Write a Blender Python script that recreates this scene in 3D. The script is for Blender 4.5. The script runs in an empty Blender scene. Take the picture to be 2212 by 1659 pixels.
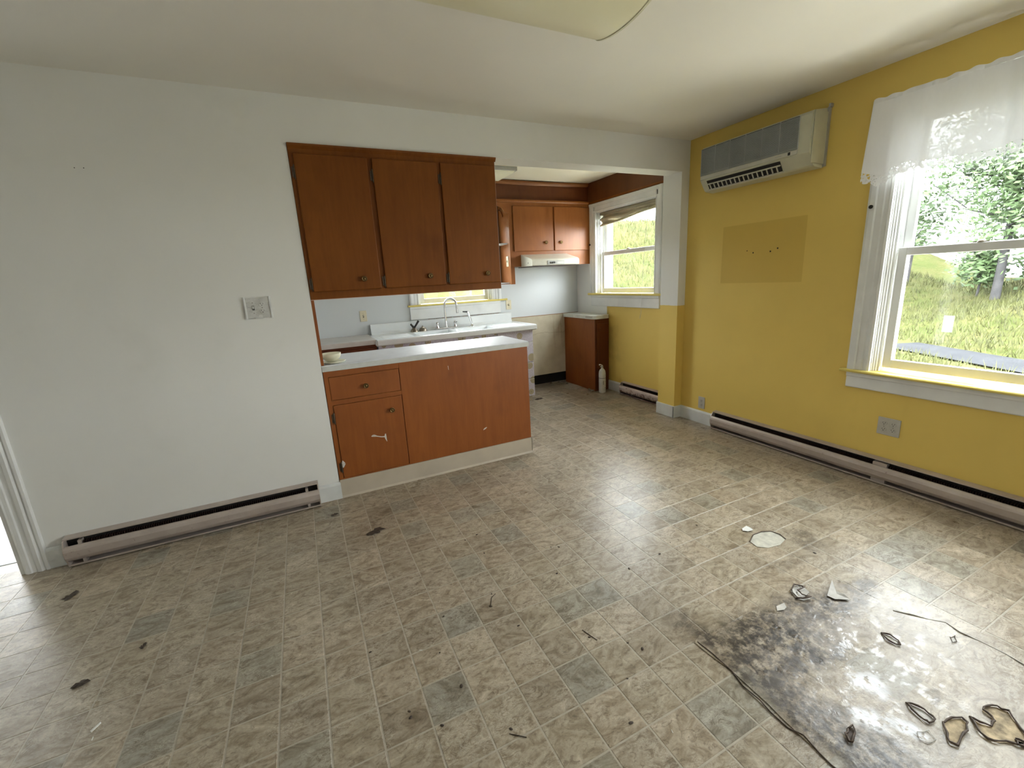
import bpy, math, random
import numpy as np
from mathutils import Vector, Matrix
random.seed(7)
R = random.Random(11)
C = bpy.context.scene.collection
sc = bpy.context.scene

# ------------------------------------------------------------------ camera
CAM = (-3.1892, -2.9724, 1.3802); YAW, PITCH, ROLL, FPX = 0.43837, 0.23497, -0.05432, 939.79
def cam_axes():
    f = Vector((math.sin(YAW)*math.cos(PITCH), math.cos(YAW)*math.cos(PITCH), -math.sin(PITCH)))
    r0 = Vector((math.cos(YAW), -math.sin(YAW), 0)); u0 = r0.cross(f)
    return r0*math.cos(ROLL)+u0*math.sin(ROLL), -r0*math.sin(ROLL)+u0*math.cos(ROLL), f
cr, cu, cf = cam_axes()
cd = bpy.data.cameras.new('camera'); cd.sensor_width = 36; cd.lens = FPX/2212*36
cd.clip_start = .05; cd.clip_end = 300
cam = bpy.data.objects.new('camera', cd); C.objects.link(cam)
M = Matrix.Identity(4)
for i in range(3):
    M[i][0] = cr[i]; M[i][1] = cu[i]; M[i][2] = -cf[i]; M[i][3] = CAM[i]
cam.matrix_world = M
sc.camera = cam

# ------------------------------------------------------------------ light
sc.view_settings.view_transform = 'Standard'; sc.view_settings.look = 'None'
sc.view_settings.gamma = 1; sc.view_settings.use_curve_mapping = False
sc.view_settings.exposure = 0.46
sc.cycles.use_adaptive_sampling = True; sc.cycles.adaptive_threshold = .06; sc.cycles.max_bounces = 8; sc.cycles.glossy_bounces = 3
sc.cycles.caustics_reflective = False; sc.cycles.caustics_refractive = False
W = bpy.data.worlds.new('sky'); sc.world = W; W.use_nodes = True
wn = W.node_tree.nodes; wl = W.node_tree.links
bg = wn['Background']; bg.inputs[1].default_value = 19
tc = wn.new('ShaderNodeTexCoord'); nz = wn.new('ShaderNodeTexNoise'); nz.inputs['Scale'].default_value = 2.2; nz.inputs['Detail'].default_value = 4
rp = wn.new('ShaderNodeValToRGB'); rp.color_ramp.elements[0].position = .35; rp.color_ramp.elements[0].color = (.86, .93, 1, 1)
rp.color_ramp.elements[1].position = .65; rp.color_ramp.elements[1].color = (1, 1, .99, 1)
wl.new(tc.outputs['Generated'], nz.inputs['Vector']); wl.new(nz.outputs['Fac'], rp.inputs[0]); wl.new(rp.outputs[0], bg.inputs[0])
def area(name, loc, aim, w, h, power=0, color=(1, 1, 1), portal=False):
    l = bpy.data.lights.new(name, 'AREA'); l.shape = 'RECTANGLE'; l.size = w; l.size_y = h
    l.energy = power; l.color = color
    if portal: l.cycles.is_portal = True
    o = bpy.data.objects.new(name, l); C.objects.link(o); o.location = loc
    o.rotation_euler = Vector(aim).to_track_quat('-Z', 'Z').to_euler()
    return o
# sky light enters through each window; portals only steer the sampling
area('daylight_main_window', (.16, -1.9, 1.45), (-1, 0, 0), .76, 1.5, portal=True)
area('daylight_added_window', (.16, -2.93, 1.45), (-1, 0, 0), .76, 1.5, portal=True)
area('daylight_kitchen_window', (.30, .98, 1.62), (-1, 0, 0), .9, .95, portal=True)
area('daylight_sink_window', (-1.53, 2.10, 1.58), (0, -1, 0), .85, .9, portal=True)
# fill lamps added outside, below sill height, to brighten the ceilings
area('added_fill_main', (.42, -1.9, .52), (-.82, .15, .55), .75, .3, 40, (1, .98, .90))
area('added_fill_second', (.42, -2.93, .52), (-.82, .2, .55), .75, .3, 28, (1, .98, .90))
area('added_fill_kitchen', (.56, .98, .96), (-.62, 0, .78), .8, .3, 20, (1, .98, .90))
# two unseen fill lamps added behind the camera, then the hall's daylight
area('added_fill_rear', (-2.6, -4.78, 1.45), (0, 1, 0), 2.3, 1.5, 3, (.97, .985, 1))
area('added_fill_side', (-.03, -3.95, 1.45), (-1, .25, -.1), 1.0, 1.4, 7, (.97, .985, 1))
area('daylight_hall_window', (-5.9, 3.0, 1.4), (.35, -1, -.45), 1.2, 1.3, 26, (.93, .96, 1))

# ------------------------------------------------------------------ helpers
class MB:
    def __init__(s): s.v = []; s.f = []; s.sm = []
    def add(s, vs, fs, fn=None, smooth=False):
        o = len(s.v)
        s.v += [tuple(fn(*p)) if fn else tuple(p) for p in vs]
        s.f += [tuple(i+o for i in f) for f in fs]; s.sm += [smooth]*len(fs)
        return s
    def box(s, x0, x1, y0, y1, z0, z1, fn=None):
        vs = [(x0,y0,z0),(x1,y0,z0),(x1,y1,z0),(x0,y1,z0),(x0,y0,z1),(x1,y0,z1),(x1,y1,z1),(x0,y1,z1)]
        return s.add(vs, [(0,3,2,1),(4,5,6,7),(0,1,5,4),(1,2,6,5),(2,3,7,6),(3,0,4,7)], fn)
    def prism(s, prof, a, b, fn, caps=True, smooth=False):   # fn(along, p, q)
        n = len(prof); vs = [(a,)+tuple(p) for p in prof]+[(b,)+tuple(p) for p in prof]
        fs = [(i, (i+1) % n, n+(i+1) % n, n+i) for i in range(n)]
        s.add(vs, fs, fn, smooth)
        if caps: s.add(vs, [tuple(range(n))[::-1], tuple(range(n, 2*n))], fn)
        return s
    def tube(s, path, r, n=10, fn=None, caps=True):
        P = [Vector(p) for p in path]; rs = r if isinstance(r, (list, tuple)) else [r]*len(P)
        vs = []; up = None
        for i, p in enumerate(P):
            t = (P[min(i+1, len(P)-1)]-P[max(i-1, 0)]).normalized()
            if up is None: up = Vector((0,0,1)) if abs(t.z) < .9 else Vector((1,0,0))
            a = t.cross(up).normalized(); b = a.cross(t).normalized(); up = b
            for k in range(n):
                th = 2*math.pi*k/n; vs.append(tuple(p+(a*math.cos(th)+b*math.sin(th))*rs[i]))
        fs = [(i*n+k, i*n+(k+1) % n, (i+1)*n+(k+1) % n, (i+1)*n+k) for i in range(len(P)-1) for k in range(n)]
        s.add(vs, fs, fn, True)
        if caps: s.add(vs, [tuple(range(n))[::-1], tuple(range((len(P)-1)*n, len(P)*n))], fn)
        return s
    def lathe(s, c, prof, n=20, axis='z', fn=None):   # prof: (radius, height)
        vs = []
        for r, h in prof:
            for k in range(n):
                th = 2*math.pi*k/n; a, b = r*math.cos(th), r*math.sin(th)
                vs.append({'z': (c[0]+a, c[1]+b, c[2]+h), 'y': (c[0]+a, c[1]+h, c[2]+b), 'x': (c[0]+h, c[1]+a, c[2]+b)}[axis])
        m = len(prof)
        fs = [(i*n+k, i*n+(k+1) % n, (i+1)*n+(k+1) % n, (i+1)*n+k) for i in range(m-1) for k in range(n)]
        s.add(vs, fs, fn, True)
        s.add(vs, [tuple(range(n))[::-1], tuple(range((m-1)*n, m*n))], fn)
        return s
    def grid(s, nu, nv, f, smooth=True):
        vs = [f(i/nu, j/nv) for j in range(nv+1) for i in range(nu+1)]
        fs = [(j*(nu+1)+i, j*(nu+1)+i+1, (j+1)*(nu+1)+i+1, (j+1)*(nu+1)+i) for j in range(nv) for i in range(nu)]
        return s.add(vs, fs, None, smooth)
    def build(s, name, mat, parent=None, bevel=0, solid=0, seg=2):
        o = None; org = Vector((0,0,0))
        if parent is not None:
            r = parent
            while r.parent is not None: r = r.parent
            org = Vector(r.location)
        me = bpy.data.meshes.new(name); vv = np.array(s.v, float)-np.array(org)
        me.from_pydata(vv.tolist(), [], s.f); me.materials.append(mat)
        me.polygons.foreach_set('use_smooth', s.sm)
        me.update()
        import bmesh
        bm = bmesh.new(); bm.from_mesh(me)
        bmesh.ops.recalc_face_normals(bm, faces=bm.faces); bm.to_mesh(me); bm.free()
        o = bpy.data.objects.new(name, me); C.objects.link(o)
        if parent is not None: o.parent = parent
        if bevel:
            m = o.modifiers.new('bevel', 'BEVEL'); m.width = bevel; m.segments = seg; m.limit_method = 'ANGLE'; m.angle_limit = math.radians(40)
        if solid:
            m = o.modifiers.new('solid', 'SOLIDIFY'); m.thickness = solid; m.offset = 0
        return o
def thing(name, label, cat, loc, group=None, kind=None):
    o = bpy.data.objects.new(name, None); C.objects.link(o); o.location = loc; o.empty_display_size = .1
    if kind: o['kind'] = kind
    else: o['label'] = label; o['category'] = cat
    if group: o['group'] = group
    return o
def tag(o, label, cat, group=None):
    o['label'] = label; o['category'] = cat
    if group: o['group'] = group
    return o
def struct(o, kind='structure'):
    o['kind'] = kind; return o
# wall frames: u along the wall, p out into the room, z up
FRONT = lambda u, p, z: (u, -p, z)
RIGHT = lambda u, p, z: (-p, u, z)
KXR = .126; KYD = 1.919; H = 2.445
KRIGHT = lambda u, p, z: (KXR-p, u, z)
KBACK = lambda u, p, z: (u, KYD-p, z)
def fr(F):                 # prism fn: (along z) profile (u,p)
    return lambda a, b, c: F(b, c, a)
def fu(F):                 # prism fn: (along u) profile (p,z)
    return lambda a, b, c: F(a, b, c)

# ------------------------------------------------------------------ materials
class NT:
    def __init__(s, name):
        s.m = bpy.data.materials.new(name); s.m.use_nodes = True
        s.n = s.m.node_tree.nodes; s.l = s.m.node_tree.links
        s.b = s.n['Principled BSDF']; s.out = s.n['Material Output']
    def node(s, t, **kw):
        x = s.n.new('ShaderNode'+t)
        for k, v in kw.items():
            if hasattr(x, k) and k not in x.inputs: setattr(x, k, v)
            else: s.set(x.inputs[k], v)
        return x
    def set(s, inp, v):
        if isinstance(v, bpy.types.NodeSocket): s.l.new(v, inp)
        elif isinstance(v, (tuple, list)) and inp.type == 'RGBA' and len(v) == 3: inp.default_value = (*v, 1)
        else: inp.default_value = v
    def pos(s): return s.node('NewGeometry').outputs['Position']
    def obj(s): return s.node('TexCoord').outputs['Object']
    def noise(s, vec, scale, detail=3, rough=.55, dist=0, out='Fac'):
        x = s.node('TexNoise'); s.set(x.inputs['Vector'], vec); x.inputs['Scale'].default_value = scale
        x.inputs['Detail'].default_value = detail; x.inputs['Roughness'].default_value = rough; x.inputs['Distortion'].default_value = dist
        return x.outputs[out]
    def math(s, op, a, b=0, c=None, clamp=False):
        x = s.node('Math', operation=op, use_clamp=clamp); s.set(x.inputs[0], a); s.set(x.inputs[1], b)
        if c is not None: s.set(x.inputs[2], c)
        return x.outputs[0]
    def vmath(s, op, a, b=(0,0,0)):
        x = s.node('VectorMath', operation=op); s.set(x.inputs[0], a); s.set(x.inputs[1], b)
        return x.outputs['Value' if op in ('LENGTH', 'DISTANCE', 'DOT_PRODUCT') else 'Vector']
    def ramp(s, f, stops, interp='LINEAR'):
        x = s.node('ValToRGB'); s.set(x.inputs[0], f); cr_ = x.color_ramp; cr_.interpolation = interp
        while len(cr_.elements) < len(stops): cr_.elements.new(.5)
        for e, (p, c) in zip(cr_.elements, stops):
            e.position = p; e.color = (*c, 1) if isinstance(c, tuple) else (c, c, c, 1)
        return x.outputs[0]
    def mix(s, f, a, b, mode='MIX'):
        x = s.node('Mix', data_type='RGBA', blend_type=mode); s.set(x.inputs[0], f); s.set(x.inputs[6], a); s.set(x.inputs[7], b)
        return x.outputs[2]
    def step(s, v, a, b):       # smooth 0..1 between a and b
        x = s.node('MapRange', interpolation_type='SMOOTHSTEP'); s.set(x.inputs[0], v)
        x.inputs[1].default_value = a; x.inputs[2].default_value = b; return x.outputs[0]
    def sep(s, v):
        x = s.node('SeparateXYZ'); s.set(x.inputs[0], v); return x.outputs
    def comb(s, a, b, c):
        x = s.node('CombineXYZ'); s.set(x.inputs[0], a); s.set(x.inputs[1], b); s.set(x.inputs[2], c); return x.outputs[0]
    def bump(s, h, strength=.3, dist=.002, normal=None):
        x = s.node('Bump'); x.inputs['Strength'].default_value = strength; x.inputs['Distance'].default_value = dist
        s.set(x.inputs['Height'], h)
        if normal is not None: s.set(x.inputs['Normal'], normal)
        s.l.new(x.outputs[0], s.b.inputs['Normal']); return x.outputs[0]
    def fin(s, color=None, rough=None, metal=None, spec=None, coat=None):
        if color is not None: s.set(s.b.inputs['Base Color'], color)
        if rough is not None: s.set(s.b.inputs['Roughness'], rough)
        if metal is not None: s.set(s.b.inputs['Metallic'], metal)
        if spec is not None: s.set(s.b.inputs['Specular IOR Level'], spec)
        if coat is not None: s.set(s.b.inputs['Coat Weight'], coat); s.b.inputs['Coat Roughness'].default_value = .25
        return s.m
def plain(name, col, rough=.5, metal=0, var=.12, scale=14, bump=0, spec=.5):
    t = NT(name); f = t.noise(t.pos(), scale, 3)
    c = t.ramp(f, [(.3, tuple(x*(1-var) for x in col)), (.7, tuple(min(1, x*(1+var)) for x in col))])
    if bump: t.bump(t.noise(t.pos(), 120, 3), bump, .001)
    return t.fin(c, rough, metal, spec)

def wall_mat(name, rule=None, base=(.83, .83, .80)):
    t = NT(name); P = t.pos(); x, y, z = t.sep(P)
    white = t.ramp(t.noise(P, 1.6, 4), [(.3, tuple(v*.96 for v in base)), (.7, base)])
    c = white
    if rule: c = rule(t, P, x, y, z, white)
    n1 = t.noise(P, 260, 2); n2 = t.noise(P, 9, 3)
    t.bump(t.math('ADD', t.math('MULTIPLY', n1, .35), n2), .22, .003)
    return t.fin(c, .55, 0, .3)
YEL = (.80, .585, .15)
def yellow(t, P, k=1.0):
    return t.ramp(t.noise(P, 2.0, 4), [(.3, tuple(v*.94*k for v in YEL)), (.7, tuple(v*k for v in YEL))])
def r_front(t, P, x, y, z, white):
    wob = t.math('MULTIPLY', t.math('SUBTRACT', t.noise(P, 14, 2), .5), .01)
    m = t.math('MULTIPLY', t.math('LESS_THAN', t.math('ADD', z, wob), 1.07), t.math('GREATER_THAN', x, -.13))
    # rubbed grey smudge on the left of the wall
    d = t.noise(P, 3.1, 4)
    w2 = t.mix(t.math('MULTIPLY', t.step(d, .55, .8), .12), white, (.5, .5, .44))
    return t.mix(m, w2, yellow(t, P))
def r_right(t, P, x, y, z, white):
    c = yellow(t, P)
    def band(v, a, b, s=.004): return t.math('MULTIPLY', t.step(v, a-s, a+s), t.math('SUBTRACT', 1, t.step(v, b-s, b+s)))
    patch = t.math('MULTIPLY', band(y, -1.035, -.372), band(z, 1.258, 1.702))
    c = t.mix(t.math('MULTIPLY', patch, .55), c, (.60, .40, .075))
    sm = t.step(t.noise(P, 2.6, 5), .55, .75)
    return t.mix(t.math('MULTIPLY', sm, .12), c, (.5, .36, .12))
def r_kright(t, P, x, y, z, white):
    low = t.math('LESS_THAN', z, 1.062)
    ny = t.math('LESS_THAN', y, 1.30)
    m = t.math('MULTIPLY', low, ny)
    c = t.mix(m, white, yellow(t, P))
    d = t.math('MULTIPLY', t.math('MULTIPLY', t.step(t.noise(P, 3.5, 5), .42, .72), t.step(y, .85, 1.25)), m)
    return t.mix(t.math('MULTIPLY', d, .45), c, (.30, .20, .05))
def r_kback(t, P, x, y, z, white):
    gx = t.math('MULTIPLY', t.math('GREATER_THAN', x, -.9), t.math('LESS_THAN', z, .917))
    pl = t.ramp(t.noise(P, 5, 6), [(.3, (.50, .44, .31)), (.7, (.66, .60, .46))])
    str_ = t.noise(t.vmath('MULTIPLY', P, (34, 1, 1.6)), 1, 4)
    sm = t.math('MULTIPLY', t.step(str_, .52, .66), t.math('MULTIPLY', t.step(x, -.33, -.22), t.step(z, .35, .75)))
    pl = t.mix(t.math('MULTIPLY', sm, .6), pl, (.34, .18, .085))
    gr = t.math('MULTIPLY', t.step(t.noise(P, 4, 5), .35, .75), t.step(x, -.42, -.1))
    pl = t.mix(t.math('MULTIPLY', gr, .5), pl, (.26, .22, .13))
    cr_ = t.math('ABSOLUTE', t.math('SUBTRACT', z, t.math('ADD', .688, t.math('MULTIPLY', t.math('SUBTRACT', t.noise(P, 7, 3), .5), .09))))
    pl = t.mix(t.math('MULTIPLY', t.math('SUBTRACT', 1, t.step(cr_, .001, .004)), .5), pl, (.25, .2, .13))
    c = t.mix(gx, white, pl)
    edge = t.math('MULTIPLY', t.math('GREATER_THAN', x, -.9), t.math('LESS_THAN', t.math('ABSOLUTE', t.math('SUBTRACT', z, .919)), .004))
    c = t.mix(edge, c, (.30, .17, .09))
    # rubbed strip under the sink window
    rb = t.math('MULTIPLY', t.math('LESS_THAN', z, .998), t.math('GREATER_THAN', z, .975))
    rx = t.math('MULTIPLY', t.math('GREATER_THAN', x, -1.9), t.math('LESS_THAN', x, -1.02))
    rn = t.step(t.noise(P, 22, 4), .38, .5)
    return t.mix(t.math('MULTIPLY', rn, t.math('MULTIPLY', rb, rx)), c, (.42, .25, .16))
m_front = wall_mat('paint_front', r_front); m_right = wall_mat('paint_yellow', r_right)
m_kright = wall_mat('paint_kitchen_right', r_kright); m_kback = wall_mat('paint_kitchen_back', r_kback, (.66, .69, .70))
m_white = wall_mat('paint_white')
m_ceil = wall_mat('paint_ceiling', None, (.86, .84, .78))
m_kceil = wall_mat('paint_kitchen_ceiling', None, (.86, .83, .72))

def floor_mat(name, joint=False, grime=False, wet=False):
    t = NT(name); P = t.pos(); x, y, z = t.sep(P)
    TX, TY, OX, OY = .1502, .1585, -2.25, -2.0
    fx = t.math('DIVIDE', t.math('SUBTRACT', x, OX), TX); fy = t.math('DIVIDE', t.math('SUBTRACT', y, OY), TY)
    cell = t.comb(t.math('FLOOR', fx), t.math('FLOOR', fy), 0)
    wn_ = t.node('TexWhiteNoise', noise_dimensions='3D'); t.set(wn_.inputs['Vector'], cell)
    rnd, rc = wn_.outputs['Value'], wn_.outputs['Color']
    vec = t.vmath('ADD', P, t.vmath('MULTIPLY', rc, (17, 23, 31)))
    if wet: vec = t.vmath('ADD', vec, (3.3, 1.7, 0))
    sl = t.vmath('MULTIPLY', vec, (1.0, 1.7, 1))
    n1 = t.noise(sl, 8, 6, .66, 2.2); n2 = t.noise(sl, 24, 7, .70, 1.8); n3 = t.noise(vec, 95, 3, .7)
    base = t.ramp(n1, [(.30, (.185, .150, .108)), (.44, (.295, .252, .194)), (.52, (.375, .330, .265)), (.60, (.41, .365, .30)), (.74, (.56, .51, .435))])
    tint = t.ramp(rnd, [(0, (1.0, .96, .88)), (.30, (.82, .85, .85)), (.37, (1.05, .99, .91)), (.55, (.90, .855, .79)), (.75, (1.12, 1.07, .99)), (.86, (.85, .87, .84)), (.93, (1.0, .96, .90))], 'CONSTANT')
    c = t.mix(1.0, base, tint, 'MULTIPLY')
    veins = t.math('SUBTRACT', 1, t.step(t.math('ABSOLUTE', t.math('SUBTRACT', n2, .52)), .0, .030))
    vm = t.math('MULTIPLY', veins, t.step(t.noise(vec, 6, 3), .46, .60))
    c = t.mix(t.math('MULTIPLY', vm, .55), c, (.66, .61, .52))
    dk = t.math('SUBTRACT', 1, t.step(n2, .36, .46))
    c = t.mix(t.math('MULTIPLY', dk, .55), c, (.125, .095, .066))
    c = t.mix(1.0, c, t.ramp(n3, [(.3, (.86, .86, .85)), (.7, (1.12, 1.12, 1.12))]), 'MULTIPLY')
    if joint: c = t.ramp(t.noise(P, 30, 3), [(.3, (.37, .33, .26)), (.7, (.48, .43, .35))])
    # ground-in dirt: everywhere a little, more toward the walls' feet and the spoiled area
    g = t.noise(P, 1.3, 5, .6)
    c = t.mix(t.math('MULTIPLY', t.step(g, .5, .8), .16), c, (.085, .066, .042))
    kd = t.math('MULTIPLY', t.step(y, .55, 1.5), t.step(t.noise(P, 3.2, 5), .38, .6))
    c = t.mix(t.math('MULTIPLY', kd, .35), c, (.15, .12, .085))
    sp = t.math('LESS_THAN', t.noise(P, 38, 3, .6), .30)
    c = t.mix(t.math('MULTIPLY', sp, .3), c, (.04, .03, .022))
    rough = t.math('ADD', .20, t.math('MULTIPLY', t.noise(P, 6, 5), .22))
    # spoiled area
    wobx = t.math('ADD', x, t.math('MULTIPLY', t.math('SUBTRACT', t.noise(P, 7, 3), .5), .16))
    woby = t.math('ADD', y, t.math('MULTIPLY', t.math('SUBTRACT', t.noise(P, 6, 3), .5), .2))
    mold = t.noise(P, 19, 6, .72); fine = t.noise(P, 70, 4, .7)
    def blob(cx, cy, rx, ry, k=1):
        dx = t.math('DIVIDE', t.math('SUBTRACT', wobx, cx), rx); dy = t.math('DIVIDE', t.math('SUBTRACT', woby, cy), ry)
        d = t.math('SQRT', t.math('ADD', t.math('MULTIPLY', dx, dx), t.math('MULTIPLY', dy, dy)))
        return t.math('MULTIPLY', t.math('SUBTRACT', 1, t.step(d, .45, 1.15)), k)
    m = blob(-1.78, -2.14, .26, .19)
    for a in [(-1.95, -2.12, .09, .22, .8), (-1.93, -2.36, .10, .24, 1.0), (-1.88, -2.5, .09, .2, .75), (-1.45, -2.14, .22, .09, .85), (-1.5, -2.09, .2, .1, .75), (-1.2, -2.14, .16, .07, .6), (-1.93, -2.62, .11, .25, 1.0), (-1.62, -2.2, .12, .12, .8), (-1.02, -1.78, .1, .1, .5), (-1.3, -1.87, .16, .05, .35), (-1.97, -1.9, .08, .08, .5)]:
        m = t.math('MAXIMUM', m, blob(*a))
    brown = t.math('MULTIPLY', m, t.step(mold, .32, .54))
    c = t.mix(t.math('MULTIPLY', brown, .85), c, (.060, .042, .030))
    blk = t.math('MULTIPLY', t.math('POWER', m, 1.5), t.step(t.math('ADD', t.math('MULTIPLY', mold, .6), t.math('MULTIPLY', fine, .4)), .47, .56))
    c = t.mix(t.math('MULTIPLY', blk, .88), c, (.015, .013, .010))
    film = t.math('MULTIPLY', blob(-1.55, -2.35, .5, .34), t.step(t.noise(P, 5.5, 5), .40, .6))
    c = t.mix(t.math('MULTIPLY', film, .30), c, (.46, .41, .37))
    wt = blob(-1.62, -2.32, .42, .36)
    wetm = t.math('MULTIPLY', wt, t.step(t.noise(P, 17, 5, .65), .52, .60))
    lo = t.node('Mix', data_type='FLOAT'); t.set(lo.inputs[0], wetm); t.set(lo.inputs[2], rough); t.set(lo.inputs[3], .24)
    rough = t.math('ADD', lo.outputs[0], t.math('MULTIPLY', t.math('SUBTRACT', wt, wetm), .16))
    # small near-white blotches
    for cx, cy, rx, ry in [(-1.79, -2.47, .055, .03), (-1.66, -2.40, .05, .04), (-1.72, -2.53, .03, .04)]:
        pd = t.math('MULTIPLY', blob(cx, cy, rx*1.35, ry*1.35), t.step(t.noise(P, 40, 4), .38, .48))
        c = t.mix(t.math('MULTIPLY', pd, .85), c, (.74, .75, .78))
    h = t.math('ADD', t.math('MULTIPLY', n1, 1.0), t.math('MULTIPLY', n2, .5))
    buckle = t.math('ADD', t.math('MULTIPLY', t.math('MULTIPLY', t.noise(P, 11, 3), m), 6), t.math('MULTIPLY', t.math('MULTIPLY', t.noise(P, 26, 4), wt), 4))
    t.bump(t.math('ADD', h, buckle), .55, .0016)
    return t.fin(c, rough, 0, .5)
m_tile = floor_mat('vinyl_tile_print'); m_joint = floor_mat('vinyl_joint', joint=True); m_patch = floor_mat('vinyl_patch_print', wet=True)

def wood(name, a, b, axis=(1, 1, .09), rough=.36, scale=26, blot=.25, spec=.4):
    t = NT(name); P = t.pos()
    g = t.noise(t.vmath('MULTIPLY', P, axis), scale, 6, .62, .9)
    big = t.noise(t.vmath('MULTIPLY', P, (2.2, 2.2, .9)), 1.3, 4, .6, .4)
    f = t.math('ADD', t.math('MULTIPLY', g, .45), t.math('MULTIPLY', big, .55))
    c = t.ramp(f, [(.32, a), (.68, b)])
    grime = t.step(t.noise(P, 4.5, 5), .5, .8)
    c = t.mix(t.math('MULTIPLY', grime, blot), c, tuple(v*.45 for v in a))
    t.bump(g, .12, .0006)
    return t.fin(c, t.math('ADD', rough, t.math('MULTIPLY', t.noise(P, 9, 4), .12)), 0, spec)
m_wood_up = wood('varnished_plywood_shaded', (.155, .043, .004), (.235, .075, .009), rough=.42, spec=.2)  # darker plywood copy: the upper cabinet's shade is put into its colour
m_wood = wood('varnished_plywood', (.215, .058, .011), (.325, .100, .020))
m_wood_deep = wood('varnished_plywood_deep', (.085, .018, .004), (.15, .036, .008))
m_wood_or = wood('varnished_plywood_orange', (.27, .088, .021), (.38, .135, .035), rough=.3)
m_trimwood = wood('varnished_trim', (.20, .066, .015), (.29, .105, .027), axis=(.09, 1, 1))
m_trimw = plain('trim_white_enamel', (.78, .79, .78), .32, 0, .06, 6)
m_base = plain('baseboard_white', (.72, .74, .73), .45, 0, .12, 5)
m_yel_trim = plain('trim_yellow_enamel', (.76, .62, .17), .3, 0, .08, 9)
m_kick = plain('vinyl_cove_beige', (.50, .435, .345), .45, 0, .08, 5)
m_lam = plain('laminate_white', (.70, .72, .76), .45, 0, .05, 12)
m_lam_edge = plain('laminate_edge', (.58, .59, .56), .35, 0, .06, 20)
m_lam_old = plain('laminate_old', (.60, .56, .53), .33, 0, .10, 9)
m_enamel = plain('sink_enamel', (.80, .83, .84), .12, 0, .03, 8)
m_chrome = plain('chrome', (.72, .72, .74), .14, 1, .05, 30)
m_nickel = plain('dull_nickel', (.30, .26, .21), .4, 1, .1, 60)
m_brass = plain('aged_brass', (.15, .095, .04), .42, 1, .25, 90)
m_dark = plain('dark_cavity', (.012, .010, .009), .8, 0, .2, 20)
m_rust = plain('dark_fins', (.055, .028, .022), .5, 0, .3, 60)
m_ivory = plain('ivory_plastic', (.70, .64, .47), .35, 0, .04, 30)
m_greyplate = plain('grey_plate', (.50, .48, .42), .4, 0, .06, 30)
m_whiteplate = plain('white_plastic', (.72, .72, .68), .35, 0, .04, 30)
m_slot = plain('socket_slot', (.02, .018, .016), .6, 0, .1, 30)
m_acb = plain('conditioner_cream', (.56, .55, .42), .42, 0, .05, 12)
m_acg = plain('conditioner_grille', (.46, .48, .47), .45, 0, .05, 12)
m_acl = plain('conditioner_strip', (.56, .55, .47), .4, 0, .05, 12)
m_hood = plain('hood_enamel', (.70, .68, .58), .3, 0, .06, 9)
m_wooddust = plain('torn_underlay', (.40, .31, .19), .8, 0, .5, 45, .4)
m_curl = plain('torn_edge', (.09, .062, .045), .7, 0, .3, 60)
m_vinylback = plain('vinyl_backing', (.50, .48, .44), .7, 0, .12, 40)
m_grey_metal = plain('grey_metal', (.45, .45, .43), .4, .3, .1, 20)
m_lens = NT('fixture_lens'); m_lens.b.inputs['Transmission Weight'].default_value = 0
m_lens.b.inputs['Subsurface Weight'].default_value = .0
m_lens = m_lens.fin((.80, .77, .56), .35, 0, .5)
m_lensk = plain('glass_diffuser', (.95, .94, .76), .3, 0, .03, 6)

def heater_mat():
    t = NT('heater_enamel'); P = t.pos()
    c = t.ramp(t.noise(P, 7, 5, .6), [(.3, (.44, .375, .335)), (.7, (.56, .49, .445))])
    r = t.step(t.noise(P, 34, 5, .7), .62, .74)
    c = t.mix(t.math('MULTIPLY', r, .6), c, (.20, .10, .06))
    return t.fin(c, .36, .25, .5)
m_heat = heater_mat()
def rusty():
    t = NT('heater_rusted'); P = t.pos(); x, y, z = t.sep(P)
    c = t.ramp(t.noise(P, 7, 5, .6), [(.3, (.44, .35, .31)), (.7, (.56, .47, .43))])
    lowz = t.math('SUBTRACT', .62, t.math('MULTIPLY', t.math('SUBTRACT', .1, z), 2.2))
    d = t.math('GREATER_THAN', t.noise(P, 26, 5, .7), lowz)
    c = t.mix(t.math('MULTIPLY', d, .75), c, (.12, .055, .035))
    return t.fin(c, .5, .1, .4)
m_heat_r = rusty()
def paper_mat():
    t = NT('dotted_contact_paper'); P = t.pos(); x, y, z = t.sep(P)
    v = t.comb(x, 0, z)
    bgc = t.ramp(t.noise(P, 75, 3, .7), [(.35, (.50, .46, .58)), (.6, (.68, .66, .74))])
    vo = t.node('TexVoronoi', feature='F1'); t.set(vo.inputs['Vector'], t.vmath('ADD', v, (.03, 0, .02))); vo.inputs['Scale'].default_value = 7.6
    vo.inputs['Randomness'].default_value = .45
    dot = t.math('LESS_THAN', vo.outputs['Distance'], .33)
    dc = t.ramp(t.math('FRACT', t.math('MULTIPLY', vo.outputs['Distance'], 14)), [(.35, (.40, .345, .235)), (.6, (.50, .44, .32))])
    return t.fin(t.mix(dot, bgc, dc), .42, 0, .4)
m_paper = paper_mat()
def glass_mat():
    t = NT('window_glass'); t.n.remove(t.b)
    tr = t.node('BsdfTransparent'); tr.inputs[0].default_value = (.95, .965, .96, 1)
    gl = t.node('BsdfGlossy'); gl.inputs['Roughness'].default_value = .03
    lw = t.node('LayerWeight'); lw.inputs[0].default_value = .5
    fz = t.math('ADD', .035, t.math('MULTIPLY', t.math('POWER', lw.outputs['Facing'], 5), .5))
    mx = t.node('MixShader'); t.l.new(fz, mx.inputs[0]); t.l.new(tr.outputs[0], mx.inputs[1]); t.l.new(gl.outputs[0], mx.inputs[2])
    t.l.new(mx.outputs[0], t.out.inputs[0]); return t.m
m_glass = glass_mat()
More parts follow.
